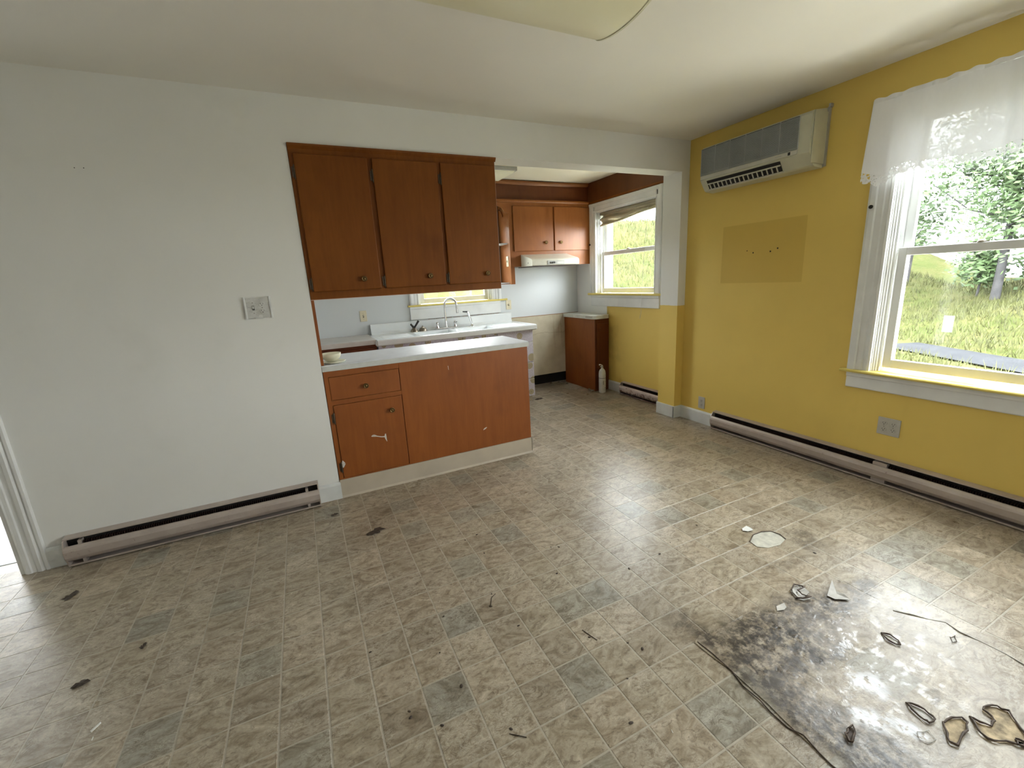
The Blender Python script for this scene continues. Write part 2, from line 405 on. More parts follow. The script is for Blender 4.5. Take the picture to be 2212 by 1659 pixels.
def cloth_mat(name, lace=False, dens=.86):
    t = NT(name); t.n.remove(t.b); P = t.pos()
    d = t.node('BsdfDiffuse'); d.inputs[0].default_value = (.90, .90, .91, 1)
    tl = t.node('BsdfTranslucent'); tl.inputs[0].default_value = (.88, .89, .92, 1)
    m1 = t.node('MixShader'); m1.inputs[0].default_value = .07
    t.l.new(d.outputs[0], m1.inputs[1]); t.l.new(tl.outputs[0], m1.inputs[2])
    tr = t.node('BsdfTransparent'); m2 = t.node('MixShader')
    if lace:
        vo = t.node('TexVoronoi', feature='DISTANCE_TO_EDGE'); vo.inputs['Scale'].default_value = 52
        t.set(vo.inputs['Vector'], P)
        f = t.math('MAXIMUM', t.math('MULTIPLY', t.math('LESS_THAN', vo.outputs['Distance'], .16), .95), t.math('MULTIPLY', t.step(t.noise(P, 24, 2), .5, .56), .85))
        t.set(m2.inputs[0], f)
    else:
        w = t.noise(t.vmath('MULTIPLY', P, (1, 1, .35)), 60, 3)
        t.set(m2.inputs[0], t.math('ADD', dens-.045, t.math('MULTIPLY', w, .05)))
    t.l.new(tr.outputs[0], m2.inputs[1]); t.l.new(m1.outputs[0], m2.inputs[2]); t.l.new(m2.outputs[0], t.out.inputs[0])
    return t.m
m_cloth = cloth_mat('sheer_cotton', dens=1.0); m_lace = cloth_mat('lace_hem', True)
m_shade = plain('shade_fabric', (.55, .50, .36), .7, 0, .12, 9)

# ================================================================== STRUCTURE
# ---- floor: base sheet plus every printed tile as its own piece
b = MB(); b.box(-6.2, .126, -4.8, 0, -.06, -.0009); b.box(-3.13, .33, 0, 2.1, -.06, -.0009); b.box(-4.72, -4.7, 0, .165, -.06, -.0009)
b.box(-6.2, -4.7, 0, .165, -.06, -.0009)
floor = struct(b.build('floor', m_joint))
TX, TY, OX, OY = .1502, .1585, -2.25, -2.0
def px(p):
    d = Vector(p)-Vector(CAM); zz = d.dot(cf)
    if zz < .1: return None
    return 1106+FPX*d.dot(cr)/zz, 829.5-FPX*d.dot(cu)/zz
tiles = []
for i in range(-27, 16):
    for j in range(-18, 25):
        x0, y0 = OX+i*TX, OY+j*TY; cx, cy = x0+TX/2, y0+TY/2
        inside = (-6.2 < x0 and x0+TX < .12 and -4.8 < y0 and y0+TY < .1) or (-3.13 < x0 and x0+TX < .25 and 0 <= y0 < 1.95) or (x0+TX < -4.7 and 0 < y0+TY < .165)
        if not inside: continue
        q = [px((x0+a*TX, y0+c*TY, 0)) for a, c in ((0,0),(1,0),(1,1),(0,1))]
        ar = 0
        if all(q):
            A = abs(sum(q[k][0]*q[(k+1) % 4][1]-q[(k+1) % 4][0]*q[k][1] for k in range(4)))/2
            mx_ = sum(p[0] for p in q)/4; my_ = sum(p[1] for p in q)/4
            hid = (-3.1 < cx < -1.7 and 0 < cy < 1.9) or (cx < -3.0 and cy > 0) or (-2.0 < cx < -1.1 and cy < -2.08)
            if -20 < mx_ < 2232 and my_ < 1680 and not hid: ar = A
        tiles.append((ar, x0, y0))
tiles.sort(reverse=True)
def tile_geo(mb, x0, y0):
    g, c = .0028, .0012
    X0, X1, Y0, Y1 = x0+g, x0+TX-g, y0+g, y0+TY-g
    vs = [(X0,Y0,-.0009),(X1,Y0,-.0009),(X1,Y1,-.0009),(X0,Y1,-.0009),(X0+c,Y0+c,0),(X1-c,Y0+c,0),(X1-c,Y1-c,0),(X0+c,Y1-c,0)]
    mb.add(vs, [(4,5,6,7),(0,1,5,4),(1,2,6,5),(2,3,7,6),(3,0,4,7)])
tb = MB(); tile_geo(tb, 0, 0)
t0 = tb.build('tile', m_tile, floor); t0.location = (tiles[0][1], tiles[0][2], 0)
for ar, x0, y0 in tiles[1:300]:
    o = t0.copy(); C.objects.link(o); o.parent = floor; o.location = (x0, y0, 0)
tb = MB()
for ar, x0, y0 in tiles[300:]: tile_geo(tb, x0, y0)
tf = tb.build('tile_field', m_tile, floor); tf['kind'] = 'stuff'

# ---- ceilings
b = MB(); b.box(-6.2, .25, -4.8, .17, H, H+.1); struct(b.build('ceiling', m_ceil))
b = MB(); b.box(-3.13, .33, .17, 2.1, H, H+.1); struct(b.build('ceiling_kitchen', m_kceil))
# ---- walls
T = .168; Z1 = 2.199; XL = -3.122
b = MB(); b.box(-4.70, XL, 0, T, -.02, H); b.box(XL, -.089, 0, T, Z1, H); b.box(-.089, .126, 0, T+.045, -.02, H); b.box(-6.2, -4.70, 0, T, 2.06, H)
b.box(-6.2, -5.55, 0, T, -.02, 2.06)
struct(b.build('wall_front', m_front))
W1 = (-2.28, -1.515, .70, 2.17); W4 = (-3.31, -2.545, .70, 2.17); W2 = (.515, 1.50, 1.15, 2.10); W3 = (-1.985, -1.09, 1.15, 2.08)
b = MB()
def holed(F, u0, u1, z0, z1, w, t0_, t1_):
    b.box(u0, w[0], t0_, t1_, z0, z1, F); b.box(w[1], u1, t0_, t1_, z0, z1, F)
    b.box(w[0], w[1], t0_, t1_, z0, w[2], F); b.box(w[0], w[1], t0_, t1_, w[3], z1, F)
holed(RIGHT, -2.41, 0, -.02, H, W1, -.2, 0); holed(RIGHT, -4.8, -2.41, -.02, H, W4, -.2, 0); struct(b.build('wall_right', m_right))
b = MB(); holed(KRIGHT, T+.045, 2.1, -.02, H, W2, -.2, 0); struct(b.build('wall_kitchen_right', m_kright))
b = MB()
b.box(-3.13, W3[0], -.2, 0, -.02, H, KBACK); b.box(W3[0], W3[1], -.2, 0, -.02, W3[2], KBACK); b.box(W3[0], W3[1], -.2, 0, W3[3], H, KBACK)
b.box(W3[1], -.9, -.2, 0, -.02, H, KBACK); b.box(-.9, .126, -.2, 0, .145, H, KBACK)
struct(b.build('wall_kitchen_back', m_kback))
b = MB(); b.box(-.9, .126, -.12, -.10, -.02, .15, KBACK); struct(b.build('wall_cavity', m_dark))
b = MB(); b.box(-3.24, -3.122, T, 2.1, -.02, H); struct(b.build('wall_kitchen_left', m_white))
b = MB(); b.box(-6.2, .2, -4.9, -4.8, 0, H)
struct(b.build('wall_back', m_white))
b = MB(); b.box(-6.3, -6.2, -4.8, 0, 0, H); struct(b.build('wall_left', m_white))
# room beyond the doorway
b = MB(); b.box(-7.2, -3.24, 3.1, 3.2, 0, H); b.box(-7.3, -7.2, T, 3.2, 0, H)
struct(b.build('wall_hall', m_white))
b = MB(); b.box(-7.2, -3.24, T, 3.2, H, H+.1); struct(b.build('ceiling_hall', m_ceil))
m_hallfloor = plain('hall_painted_boards', (.80, .82, .86), .5, 0, .05, 5)
b = MB()
fh = struct(MB().box(-7.2, -3.24, T-.003, 3.2, -.06, -.002).build('floor_hall', m_base))
yy = T
pb = None
while yy < 3.1:
    o = MB().box(-7.2, -3.24, yy+.001, min(yy+.316, 3.2), -.004, .003).build('plank', m_hallfloor, fh, bevel=.0015)
    yy += .318
# ---- doorway casing (left edge of frame)
prof = [(-4.702, 0), (-4.702, .012), (-4.69, .02), (-4.675, .02), (-4.67, .014), (-4.655, .014), (-4.648, .02), (-4.632, .022), (-4.622, .012), (-4.614, .02), (-4.603, .02), (-4.60, .012), (-4.60, 0)]
d1 = thing('door_1', 0, 0, (-4.65, 0, 0), kind='structure')
b = MB(); b.prism(prof, 0, 2.14, fr(FRONT)); b.build('casing', m_trimw, d1)
b = MB(); b.box(-4.722, -4.700, -T-.005, .004, 0, 2.06, FRONT); b.build('jamb', m_trimw, d1)
b = MB(); b.box(-5.65, -4.60, 0, .02, 2.06, 2.16, FRONT); b.build('head_casing', m_trimw, d1)
b = MB(); b.box(-5.65, -5.55, 0, .02, 0, 2.06, FRONT); b.build('casing', m_trimw, d1)
# ---- baseboards
def bb(name, F, u0, u1, h=.115):
    b = MB(); b.prism([(0, 0), (.016, 0), (.016, h-.016), (.012, h-.006), (.006, h), (0, h)], u0, u1, fu(F)); return struct(b.build(name, m_base))
bb('baseboard_front', FRONT, -4.60, -4.512); bb('baseboard_front_right', FRONT, -3.252, XL+.006)
bb('baseboard_right', RIGHT, -.40, -.012); bb('baseboard_kitchen', KRIGHT, .985, 1.262)
b = MB(); b.box(-.105, -.088, -.014, T+.05, 0, .115); b.box(-.105, -.0, -.016, 0, 0, .115); struct(b.build('baseboard_column', m_base, bevel=.003))

# ---- windows
def window(name, F, W_, out, stool, apron, zrail, glass_lo, base, mirror_hi=True, top_gap=.09, muntop=True, hooks=()):
    u0, u1, z0, z1 = W_; ou0, ou1 = out
    root = thing(name, 0, 0, F((u0+u1)/2, 0, z0), kind='structure')
    ct = z1+top_gap
    # stepped casing, inner edge at u0/u1
    def side(ui, uo, nm):
        s = 1 if uo > ui else -1; w = abs(uo-ui)
        prof = [(0, 0), (0, .016), (.10, .020), (.16, .014), (.30, .014), (.36, .019), (.62, .019), (.68, .026), (.88, .028), (1, .022), (1, 0)]
        p2 = [(ui+s*w*a, p) for a, p in prof]
        MB().prism(p2, stool[1], ct if nm == 'casing' else ct, fr(F)).build(nm, m_trimw, root)
    side(u0, ou0, 'casing'); side(u1, ou1, 'casing')
    prof = [(0, z1), (.016, z1), (.020, z1+.012), (.014, z1+.02), (.014, ct-.04), (.022, ct-.03), (.026, ct-.008), (.022, ct), (0, ct)]
    MB().prism(prof, ou0-.004, ou1+.004, fu(F)).build('head_casing', m_trimw, root)
    MB().prism([(-.17, z0-.02), (-.17, z0+.004), (-.035, stool[1]-.001), (stool[2]-.006, stool[1]), (stool[2], stool[1]-.006), (stool[2], stool[0]+.006), (stool[2]-.006, stool[0]), (0, stool[0]), (0, z0-.02)], u0, u1, fu(F)).build('sill', m_yel_trim, root)
    b = MB()
    for a, c in ((stool[3], u0), (u1, stool[4])):
        b.prism([(0, stool[1]), (stool[2]-.006, stool[1]), (stool[2], stool[1]-.006), (stool[2], stool[0]+.006), (stool[2]-.006, stool[0]), (0, stool[0])], a, c, fu(F))
    b.build('stool', m_yel_trim, root)
    MB().prism([(0, apron[0]), (.014, apron[0]), (.018, apron[0]+.006), (.018, apron[1]-.03), (.024, apron[1]-.022), (.024, apron[1]), (0, apron[1])], apron[2], apron[3], fu(F)).build('apron', m_trimw, root)
    # tracks: stepped jamb liners
    for ui, s in ((u0, 1), (u1, -1)):
        b = MB(); st = [(0, 0), (.004, 0), (.004, -.012), (.012, -.012), (.012, -.022), (.020, -.022), (.020, -.036), (.030, -.036), (.030, -.052), (.012, -.052), (.012, -.092), (.032, -.092), (.032, -.1), (.014, -.1), (.014, -.14), (.034, -.14), (.034, -.2), (0, -.2)]
        b.prism([(ui+s*a, p) for a, p in st], z0, z1, fr(F)); b.build('jamb_liner', m_trimw, root)
    b = MB(); b.box(u0, u1, -.2, 0, z1-.012, z1, F); b.build('head_jamb', m_trimw, root)
    # sashes
    def sash(a0, a1, s0, s1, pc, st, rb, rt, nm):
        b = MB(); t_ = .016
        b.box(a0, a0+st, pc-t_, pc+t_, s0, s1, F); b.box(a1-st, a1, pc-t_, pc+t_, s0, s1, F)
        b.box(a0+st, a1-st, pc-t_, pc+t_, s0, s0+rb, F); b.box(a0+st, a1-st, pc-t_, pc+t_, s1-rt, s1, F)
        o = b.build(nm, m_trimw, root, bevel=.004)
        g = MB(); g.box(a0+st-.004, a1-st+.004, pc-.003, pc+.001, s0+rb-.004, s1-rt+.004, F); g.build('pane', m_glass, o)
        return o
    inn = .034
    lo = sash(u0+inn, u1-inn, base, zrail+.012, -.070, .044, glass_lo-base, .045, 'lower_sash')
    up = sash(u0+inn-.004, u1-inn+.004, zrail-.03, z1-.008, -.118, .044, .045, .045, 'upper_sash')
    uc = (u0+u1)/2
    b = MB(); b.lathe(F(uc, -.07, zrail+.012), [(.018, 0), (.018, .006), (.010, .012), (.006, .013)], 14)
    b.box(uc-.032, uc+.032, -.082, -.064, zrail+.012, zrail+.018, F); b.build('latch', m_nickel, lo)
    # outer frame beyond
    b = MB(); b.box(u0-.03, u0+.02, -.23, -.2, z0-.05, z1+.04, F); b.box(u1-.02, u1+.03, -.23, -.2, z0-.05, z1+.04, F)
    b.box(u0, u1, -.23, -.2, z0-.05, z0+.01, F); b.build('outer_frame', m_trimw, root)
    for hu, hz in hooks:
        b = MB(); b.lathe((0, 0, 0), [(.006, 0), (.006, .012), (.011, .016), (.011, .022), (.003, .025)], 12, 'y', lambda x, y, z: F(hu+x, .02+y, hz+z)); b.build('hook', m_dark, root)
    return root, lo, up
w1, lo1, up1 = window('window_1', RIGHT, W1, (-2.40, -1.395), (.682, .700, .045, -2.405, -1.362), (.580, .680, -2.40, -1.397), 1.43, .775, .722, hooks=((-1.421, 1.689),))
w4, lo4, up4 = window('window_4_added', RIGHT, W4, (-3.43, -2.425), (.682, .700, .045, -3.46, -2.42), (.580, .680, -3.43, -2.425), 1.43, .775, .722)  # unseen twin of the main window, added for more light from the right
w2, lo2, up2 = window('window_2', KRIGHT, W2, (.425, 1.610), (1.142, 1.166, .04, .40, 1.635), (1.012, 1.142, .435, 1.595), 1.632, 1.222, 1.168, top_gap=.10, hooks=((1.585, 1.74),))
w3, lo3, up3 = window('window_3', KBACK, W3, (-2.09, -.985), (1.143, 1.163, .035, -2.115, -.91), (1.0, 1.143, -2.095, -1.0), 1.62, 1.222, 1.168)
# white sticker on the lower pane of the main window
b = MB(); b.box(.066, .0672, -1.846, -1.803, .965, 1.055); _s = NT('sticker_paper'); _d = _s.node('BsdfTranslucent'); _d.inputs[0].default_value = (.5, .55, .52, 1); _a = _s.node('AddShader')
_s.b.inputs['Base Color'].default_value = (.5, .5, .5, 1); _s.l.new(_s.b.outputs[0], _a.inputs[0]); _s.l.new(_d.outputs[0], _a.inputs[1]); _s.l.new(_a.outputs[0], _s.out.inputs[0])
b.build('sticker', _s.m, lo1)
# nail holes and scuffs on the walls
for u, z, r in ((-.598, 1.501, .004), (-.650, 1.483, .005), (-.788, 1.483, .006), (-.842, 1.501, .006)):
    MB().lathe((0, 0, 0), [(r, 0), (r, .0012), (r*.4, .0015)], 8, 'y', lambda x, y, z_, u=u, z=z: RIGHT(u+x, y, z+z_)).build('nail_hole', m_dark, bpy.data.objects['wall_right'])
for u, z in ((-4.069, 2.018), (-4.034, 2.019)):
    MB().lathe((0, 0, 0), [(.0022, 0), (.0022, .0012), (.001, .0015)], 8, 'y', lambda x, y, z_, u=u, z=z: FRONT(u+x, y, z+z_)).build('nail_hole', m_dark, bpy.data.objects['wall_front'])

# ================================================================== KITCHEN
def knob(parent, F, u, z, p0, mat=m_brass, r=.017, name='knob'):
    prof = [(.007, 0), (.006, .010), (r, .014), (r*1.03, .019), (r*.86, .024), (r*.72, .021), (r*.5, .020), (r*.3, .023), (r*.1, .024)]
    b = MB(); b.lathe((0, 0, 0), prof, 20, 'y', lambda x, y, zz: F(u+x, p0+y, z+zz)); return b.build(name, mat, parent)
m_hinge = plain('bronze_hinge', (.10, .075, .05), .45, .6, .3, 90)
def hinge(parent, F, u, z, p0):
    b = MB(); b.tube([F(u, p0+.008, z-.032), F(u, p0+.008, z+.032)], .005, 8)
    b.box(u-.014, u-.002, p0-.004, p0+.004, z-.028, z+.028, F)
    b.tube([F(u, p0+.008, z+.030), F(u, p0+.008, z+.040)], [.006, .002], 8); b.tube([F(u, p0+.008, z-.030), F(u, p0+.008, z-.040)], [.006, .002], 8)
    return b.build('hinge', m_hinge, parent)
# ---- upper cabinet over the peninsula
FR0 = FRONT
x0, x1, z0, z1 = XL+.002, -1.842, 1.324, 2.193
uc = thing('wall_cabinet', 'long brown three-door wall cabinet hanging above the white peninsula counter', 'cabinet', ((x0+x1)/2, .1, z0))
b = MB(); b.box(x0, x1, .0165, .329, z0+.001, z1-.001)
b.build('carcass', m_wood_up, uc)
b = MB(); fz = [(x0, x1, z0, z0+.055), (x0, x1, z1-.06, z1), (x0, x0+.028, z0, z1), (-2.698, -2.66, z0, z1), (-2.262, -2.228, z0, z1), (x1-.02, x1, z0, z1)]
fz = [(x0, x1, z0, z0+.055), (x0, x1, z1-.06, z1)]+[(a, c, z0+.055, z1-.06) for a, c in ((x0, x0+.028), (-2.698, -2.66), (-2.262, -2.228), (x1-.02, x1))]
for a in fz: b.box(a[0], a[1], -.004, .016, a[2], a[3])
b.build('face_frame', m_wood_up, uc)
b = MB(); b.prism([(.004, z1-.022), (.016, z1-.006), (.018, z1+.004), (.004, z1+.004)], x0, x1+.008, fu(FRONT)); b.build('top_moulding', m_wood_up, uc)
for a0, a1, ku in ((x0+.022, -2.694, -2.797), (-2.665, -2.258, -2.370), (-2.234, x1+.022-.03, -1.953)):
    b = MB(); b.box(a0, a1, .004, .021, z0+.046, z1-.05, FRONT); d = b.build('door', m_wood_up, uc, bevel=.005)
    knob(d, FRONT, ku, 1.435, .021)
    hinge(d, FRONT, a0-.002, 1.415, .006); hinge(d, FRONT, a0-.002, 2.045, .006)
b = MB(); b.box(x1, x1+.003, 0, .33, z0, z1); b.box(x0, x1+.003, -.003, .33, z0-.003, z0); b.build('pale_edge', plain('worn_edge', (.62, .48, .40), .5), uc)
# ---- peninsula
pn = thing('peninsula_cabinet', 'brown peninsula base cabinet with one drawer, one door and a beige kick strip', 'cabinet', (-2.38, .22, 0))
px0, px1 = XL+.004, -1.650
b = MB(); b.box(px0, px1, .006, .46, .10, .872); b.build('carcass', m_wood, pn)
b = MB()
for a in ((px0, px0+.026, .127, .872), (px0+.026, -2.64, .836, .872), (px0+.026, -2.64, .648, .678), (px0+.026, -2.64, .127, .135)):
    b.box(a[0], a[1], -.001, .012, a[2], a[3])
b.build('face_frame', m_wood, pn)
b = MB(); b.box(-2.642, px1, -.002, .012, .127, .872); b.build('fixed_panel', m_wood, pn, bevel=.002)
b = MB(); b.box(-3.092, -2.647, -.004, .010, .6795, .8325); dr = b.build('drawer', m_wood, pn, bevel=.004); knob(dr, FRONT, -2.871, .750, .004)
b = MB(); b.box(-3.088, -2.647, -.006, .010, .136, .6445); dd = b.build('door', m_wood, pn, bevel=.004); knob(dd, FRONT, -2.722, .556, .006)
hinge(dd, FRONT, -3.092, .558, .0); hinge(dd, FRONT, -3.092, .215, .0)
m_scar = plain('bare_scratch', (.68, .64, .60), .7, 0, .15, 90)
def scar(parent, F, pts, w, p):
    b = MB()
    for i in range(len(pts)-1):
        (a0, c0), (a1, c1) = pts[i], pts[i+1]; wi = w[i]; wj = w[i+1]
        dx, dz = a1-a0, c1-c0; L = math.hypot(dx, dz); nx, nz_ = -dz/L, dx/L
        vs = [(a0+nx*wi, p, c0+nz_*wi), (a1+nx*wj, p, c1+nz_*wj), (a1-nx*wj, p, c1-nz_*wj), (a0-nx*wi, p, c0-nz_*wi)]
        vs += [(u, p-.001, z) for u, _, z in vs]
        b.add(vs, [(0,1,2,3),(0,4,5,1),(1,5,6,2),(2,6,7,3),(3,7,4,0)], F)
    return b.build('scratch', m_scar, parent)
scar(dd, FRONT, [(-2.878, .392), (-2.862, .394), (-2.842, .386), (-2.815, .376), (-2.79, .372)], [.003, .008, .003, .003, .004], .0068)
scar(dd, FRONT, [(-2.784, .392), (-2.787, .372), (-2.784, .352), (-2.78, .335)], [.003, .007, .004, .001], .0069)
scar(dd, FRONT, [(-3.082, .262), (-3.078, .238), (-3.084, .212)], [.002, .012, .003], .0068)
scar(bpy.data.objects['fixed_panel'], FRONT, [(-2.060, .272), (-2.045, .281), (-2.030, .288)], [.002, .006, .002], .0028)
scar(bpy.data.objects['fixed_panel'], FRONT, [(-2.295, .805), (-2.293, .775)], [.0015, .001], .0028)
b = MB(); b.box(px0-.0, px1+.004, -.008, .006, 0, .127); b.box(px1, px1+.006, -.008, .46, 0, .127); b.prism([(.008, 0), (.016, 0), (.008, .014)], px0, px1+.006, fu(FRONT)); b.build('kick_strip', m_kick, pn)
ct = thing('peninsula_worktop', 'white laminate worktop on the brown peninsula, holding the small cream bowl', 'worktop', (-2.38, .22, .872))
b = MB(); b.box(XL+.001, -1.637, -.001, .482, .9045, .911); b.build('top_sheet', m_lam, ct, bevel=.001)
b = MB(); b.box(XL+.001, -1.636, -.004, .484, .872, .9045); b.build('edge_band', m_lam_edge, ct, bevel=.001)
# brown strip on the opening's left jamb
b = MB(); b.box(XL+.001, XL+.018, .004, .03, .912, 1.322); b.build('trim_1', m_wood); struct(bpy.data.objects['trim_1'])
# bowl + dish
bm_mat = plain('cream_melamine', (.74, .72, .56), .3, 0, .05, 20)
cx, cy = -3.050, .105
b = MB(); b.lathe((cx, cy, .9235), [(.030, 0), (.034, .002), (.052, .016), (.061, .034), (.063, .050), (.0605, .050), (.056, .034), (.046, .016), (.028, .007), (.005, .006)], 32)
bo = b.build('bowl', bm_mat); tag(bo, 'small cream bowl standing on a flat dish on the peninsula worktop', 'bowl')
b = MB(); b.lathe((cx+.012, cy-.012, .9115), [(.052, 0), (.066, .004), (.074, .0105), (.071, .0115), (.05, .006), (.005, .0055)], 28)
pl_ = b.build('dish', bm_mat); tag(pl_, 'flat cream dish under the small bowl on the peninsula worktop', 'dish')
# ---- left counter run
lc = thing('base_cabinet', 'dark brown base cabinet in the left corner of the kitchen, left of the sink', 'cabinet', (-2.84, 1.6, 0))
b = MB(); b.box(-3.118, -2.578, 1.345, KYD-.004, .09, .848); b.build('carcass', m_wood_deep, lc)
b = MB(); b.box(-3.10, -2.60, 1.33, 1.345, .70, .82); d = b.build('drawer', m_wood_deep, lc, bevel=.003); knob(d, lambda u, p, z: (u, 1.33-p, z), -2.84, .76, 0)
b = MB(); b.box(-3.10, -2.60, 1.33, 1.345, .12, .67); d = b.build('door', m_wood_deep, lc, bevel=.003); knob(d, lambda u, p, z: (u, 1.33-p, z), -2.66, .60, 0)
b = MB(); b.box(-3.11, -2.59, 1.38, 1.39, 0, .09); b.build('kick_board', m_dark, lc)
b = MB(); b.box(-3.119, -2.574, 1.318, KYD-.002, .849, .892); o = b.build('worktop', m_lam_old, None, bevel=.002); tag(o, 'short greyish laminate worktop left of the enamel sink', 'worktop')
# ---- sink cabinet
SF = 1.322
sk = thing('sink_cabinet', 'sink base cabinet covered in lavender contact paper with beige discs', 'cabinet', (-1.71, 1.6, 0))
b = MB(); b.box(-2.566, -.892, SF+.018, KYD-.004, .07, .705); b.box(-2.566, -2.548, SF+.018, KYD-.004, .705, .838); b.box(-.910, -.892, SF+.018, KYD-.004, .705, .838); b.build('carcass', m_paper, sk)
b = MB(); b.box(-2.56, -.90, SF+.05, SF+.06, 0, .07); b.build('kick_board', m_kick, sk)
SFn = lambda u, p, z: (u, SF+.018-p, z)
for a0, a1 in ((-2.562, -2.112), (-2.106, -1.715), (-1.709, -1.326)):
    b = MB(); b.box(a0, a1, 0, .018, .075, .834, SFn); d = b.build('door', m_paper, sk, bevel=.003)
for c0, c1 in ((.698, .834), (.468, .692), (.278, .462), (.070, .272)):
    b = MB(); b.box(-1.318, -.888, 0, .02, c0, c1, SFn); d = b.build('drawer', m_paper, sk, bevel=.003)
    MB().box(-1.318, -.888, .0185, .0205, c1-.006, c1-.001, SFn).build('pull_edge', m_lam, d)
# ---- sink
sn = thing('kitchen_sink', 'long white enamel double sink with drainboards and a raised back', 'sink', (-1.71, 1.6, .84))
SX0, SX1, SY0, SY1 = -2.572, -.858, 1.296, KYD-.012
bowls = [(-2.14, -1.735, 1.375, 1.715), (-1.675, -1.265, 1.375, 1.715)]
b = MB()
xs = sorted({SX0+.012, SX1-.012, *[v for q in bowls for v in q[:2]]}); ys = [SY0+.012, 1.375, 1.715, SY1-.03]
ZT = .884
for i in range(len(xs)-1):
    for j in range(3):
        if j == 1 and any(abs(xs[i]-q[0]) < 1e-6 for q in bowls): continue
        b.add([(xs[i], ys[j], ZT), (xs[i+1], ys[j], ZT), (xs[i+1], ys[j+1], ZT), (xs[i], ys[j+1], ZT)], [(0,1,2,3)])
for q in bowls:
    a0, a1, c0, c1 = q; i_ = .035; zb = .715
    top = [(a0,c0,ZT),(a1,c0,ZT),(a1,c1,ZT),(a0,c1,ZT)]; mid = [(a0+.008,c0+.008,ZT-.012),(a1-.008,c0+.008,ZT-.012),(a1-.008,c1-.008,ZT-.012),(a0+.008,c1-.008,ZT-.012)]
    lowr = [(a0+i_,c0+i_,zb),(a1-i_,c0+i_,zb),(a1-i_,c1-i_,zb),(a0+i_,c1-i_,zb)]
    b.add(top+mid+lowr, [(k, (k+1) % 4, 4+(k+1) % 4, 4+k) for k in range(4)]+[(4+k, 4+(k+1) % 4, 8+(k+1) % 4, 8+k) for k in range(4)]+[(8,9,10,11)])
# rolled rim front, left, right
rim = [(0, 0), (0, -.006), (.003, -.002)]
pr = [(.012, ZT), (.0, ZT+.005), (-.010, ZT+.002), (-.016, ZT-.008), (-.016, ZT-.046), (-.008, ZT-.054), (.012, ZT-.054)]
b.prism([(SY0+a, z) for a, z in pr], SX0, SX1, lambda a, p, z: (a, p, z))
b.prism([(SX1-a, z) for a, z in pr], SY0, SY1, lambda a, p, z: (p, a, z))
b.prism([(SX0+a, z) for a, z in pr], SY0, SY1, lambda a, p, z: (p, a, z))
b.build('sink_top', m_enamel, sn)
b = MB(); b.prism([(SY1, .84), (SY1, .988), (SY1-.008, .995), (SY1-.026, .992), (SY1-.034, .982), (SY1-.036, .91), (SY1-.05, ZT+.001), (SY1-.05, .84)], SX0+.03, SX1-.02, lambda a, p, z: (a, p, z)); b.build('backsplash', m_enamel, sn, bevel=.004)
for k in range(7):
    for xa, xb in ((SX0+.08, -2.20), (-1.22, SX1-.08)):
        y = 1.40+k*.045; MB().prism([(y-.007, ZT-.001), (y, ZT+.0025), (y+.007, ZT-.001)], xa, xb, lambda a, p, z: (a, p, z)).build('drain_rib', m_enamel, sn)
for q in bowls:
    MB().lathe(((q[0]+q[1])/2, (q[2]+q[3])/2, .7155), [(.04, 0), (.038, .003), (.02, .001), (.004, .001)], 20).build('drain', m_chrome, sn)
# faucet
fy = 1.79
fc = thing('faucet', 'tall chrome gooseneck faucet with two lever handles on the sink', 'faucet', (-1.735, fy, ZT))
b = MB(); b.box(-1.86, -1.605, fy-.028, fy+.028, ZT, ZT+.016); b.build('base_plate', m_chrome, fc, bevel=.007, seg=3)
path = [(-1.735, fy, ZT+.016), (-1.735, fy, ZT+.23)]
for k in range(13):
    a = math.pi*k/12*1.08; path.append((-1.735+.055-.055*math.cos(a), fy-.045+.045*math.cos(a), ZT+.255+.075*math.sin(a)))
lx, ly, lz = path[-1]; path.append((lx+.004, ly-.003, lz-.055))
b = MB(); b.tube(path, [.013]+[.0105]*(len(path)-1), 14); b.build('spout', m_chrome, fc)
b = MB(); b.tube([(-1.735, fy, ZT+.012), (-1.735, fy, ZT+.05), (-1.735, fy, ZT+.085)], [.021, .017, .0125], 16); b.build('collar', m_chrome, fc)
MB().tube([(lx+.003, ly-.002, lz-.035), (lx+.005, ly-.003, lz-.068)], .0135, 14).build('aerator', m_chrome, fc)
for hx in (-1.838, -1.63):
    b = MB(); b.lathe((hx, fy, ZT+.016), [(.022, 0), (.019, .015), (.015, .03), (.017, .045), (.012, .062), (.004, .068)], 18)
    b.tube([(hx, fy, ZT+.055), (hx+(.01 if hx > -1.7 else -.01), fy-.035, ZT+.07)], [.009, .006], 10); b.build('handle', m_chrome, fc)
sp = thing('side_sprayer', 'thin chrome side sprayer with a bent black tip, right of the gooseneck faucet', 'sprayer', (-1.425, fy+.01, ZT))
b = MB(); b.lathe((-1.425, fy+.01, ZT), [(.026, 0), (.022, .010), (.012, .016), (.009, .03)], 18); b.build('escutcheon', m_chrome, sp)
b = MB(); b.tube([(-1.425, fy+.01, ZT+.02), (-1.44, fy+.01, ZT+.09), (-1.462, fy+.008, ZT+.15), (-1.472, fy+.005, ZT+.168)], [.008, .011, .013, .008], 12); b.build('stem', m_chrome, sp)
b = MB(); b.tube([(-1.47, fy+.005, ZT+.166), (-1.525, fy+.003, ZT+.172)], [.009, .007], 10); b.build('lever', m_slot, sp)
of = thing('old_tap', 'dull metal tap lying loose beside a domed strainer at the left of the sink', 'tap', (-2.08, fy, ZT))
b = MB(); b.lathe((-2.10, fy, ZT), [(.042, 0), (.040, .012), (.03, .026), (.02, .034), (.016, .05), (.005, .054)], 20); b.build('body', m_nickel, of)
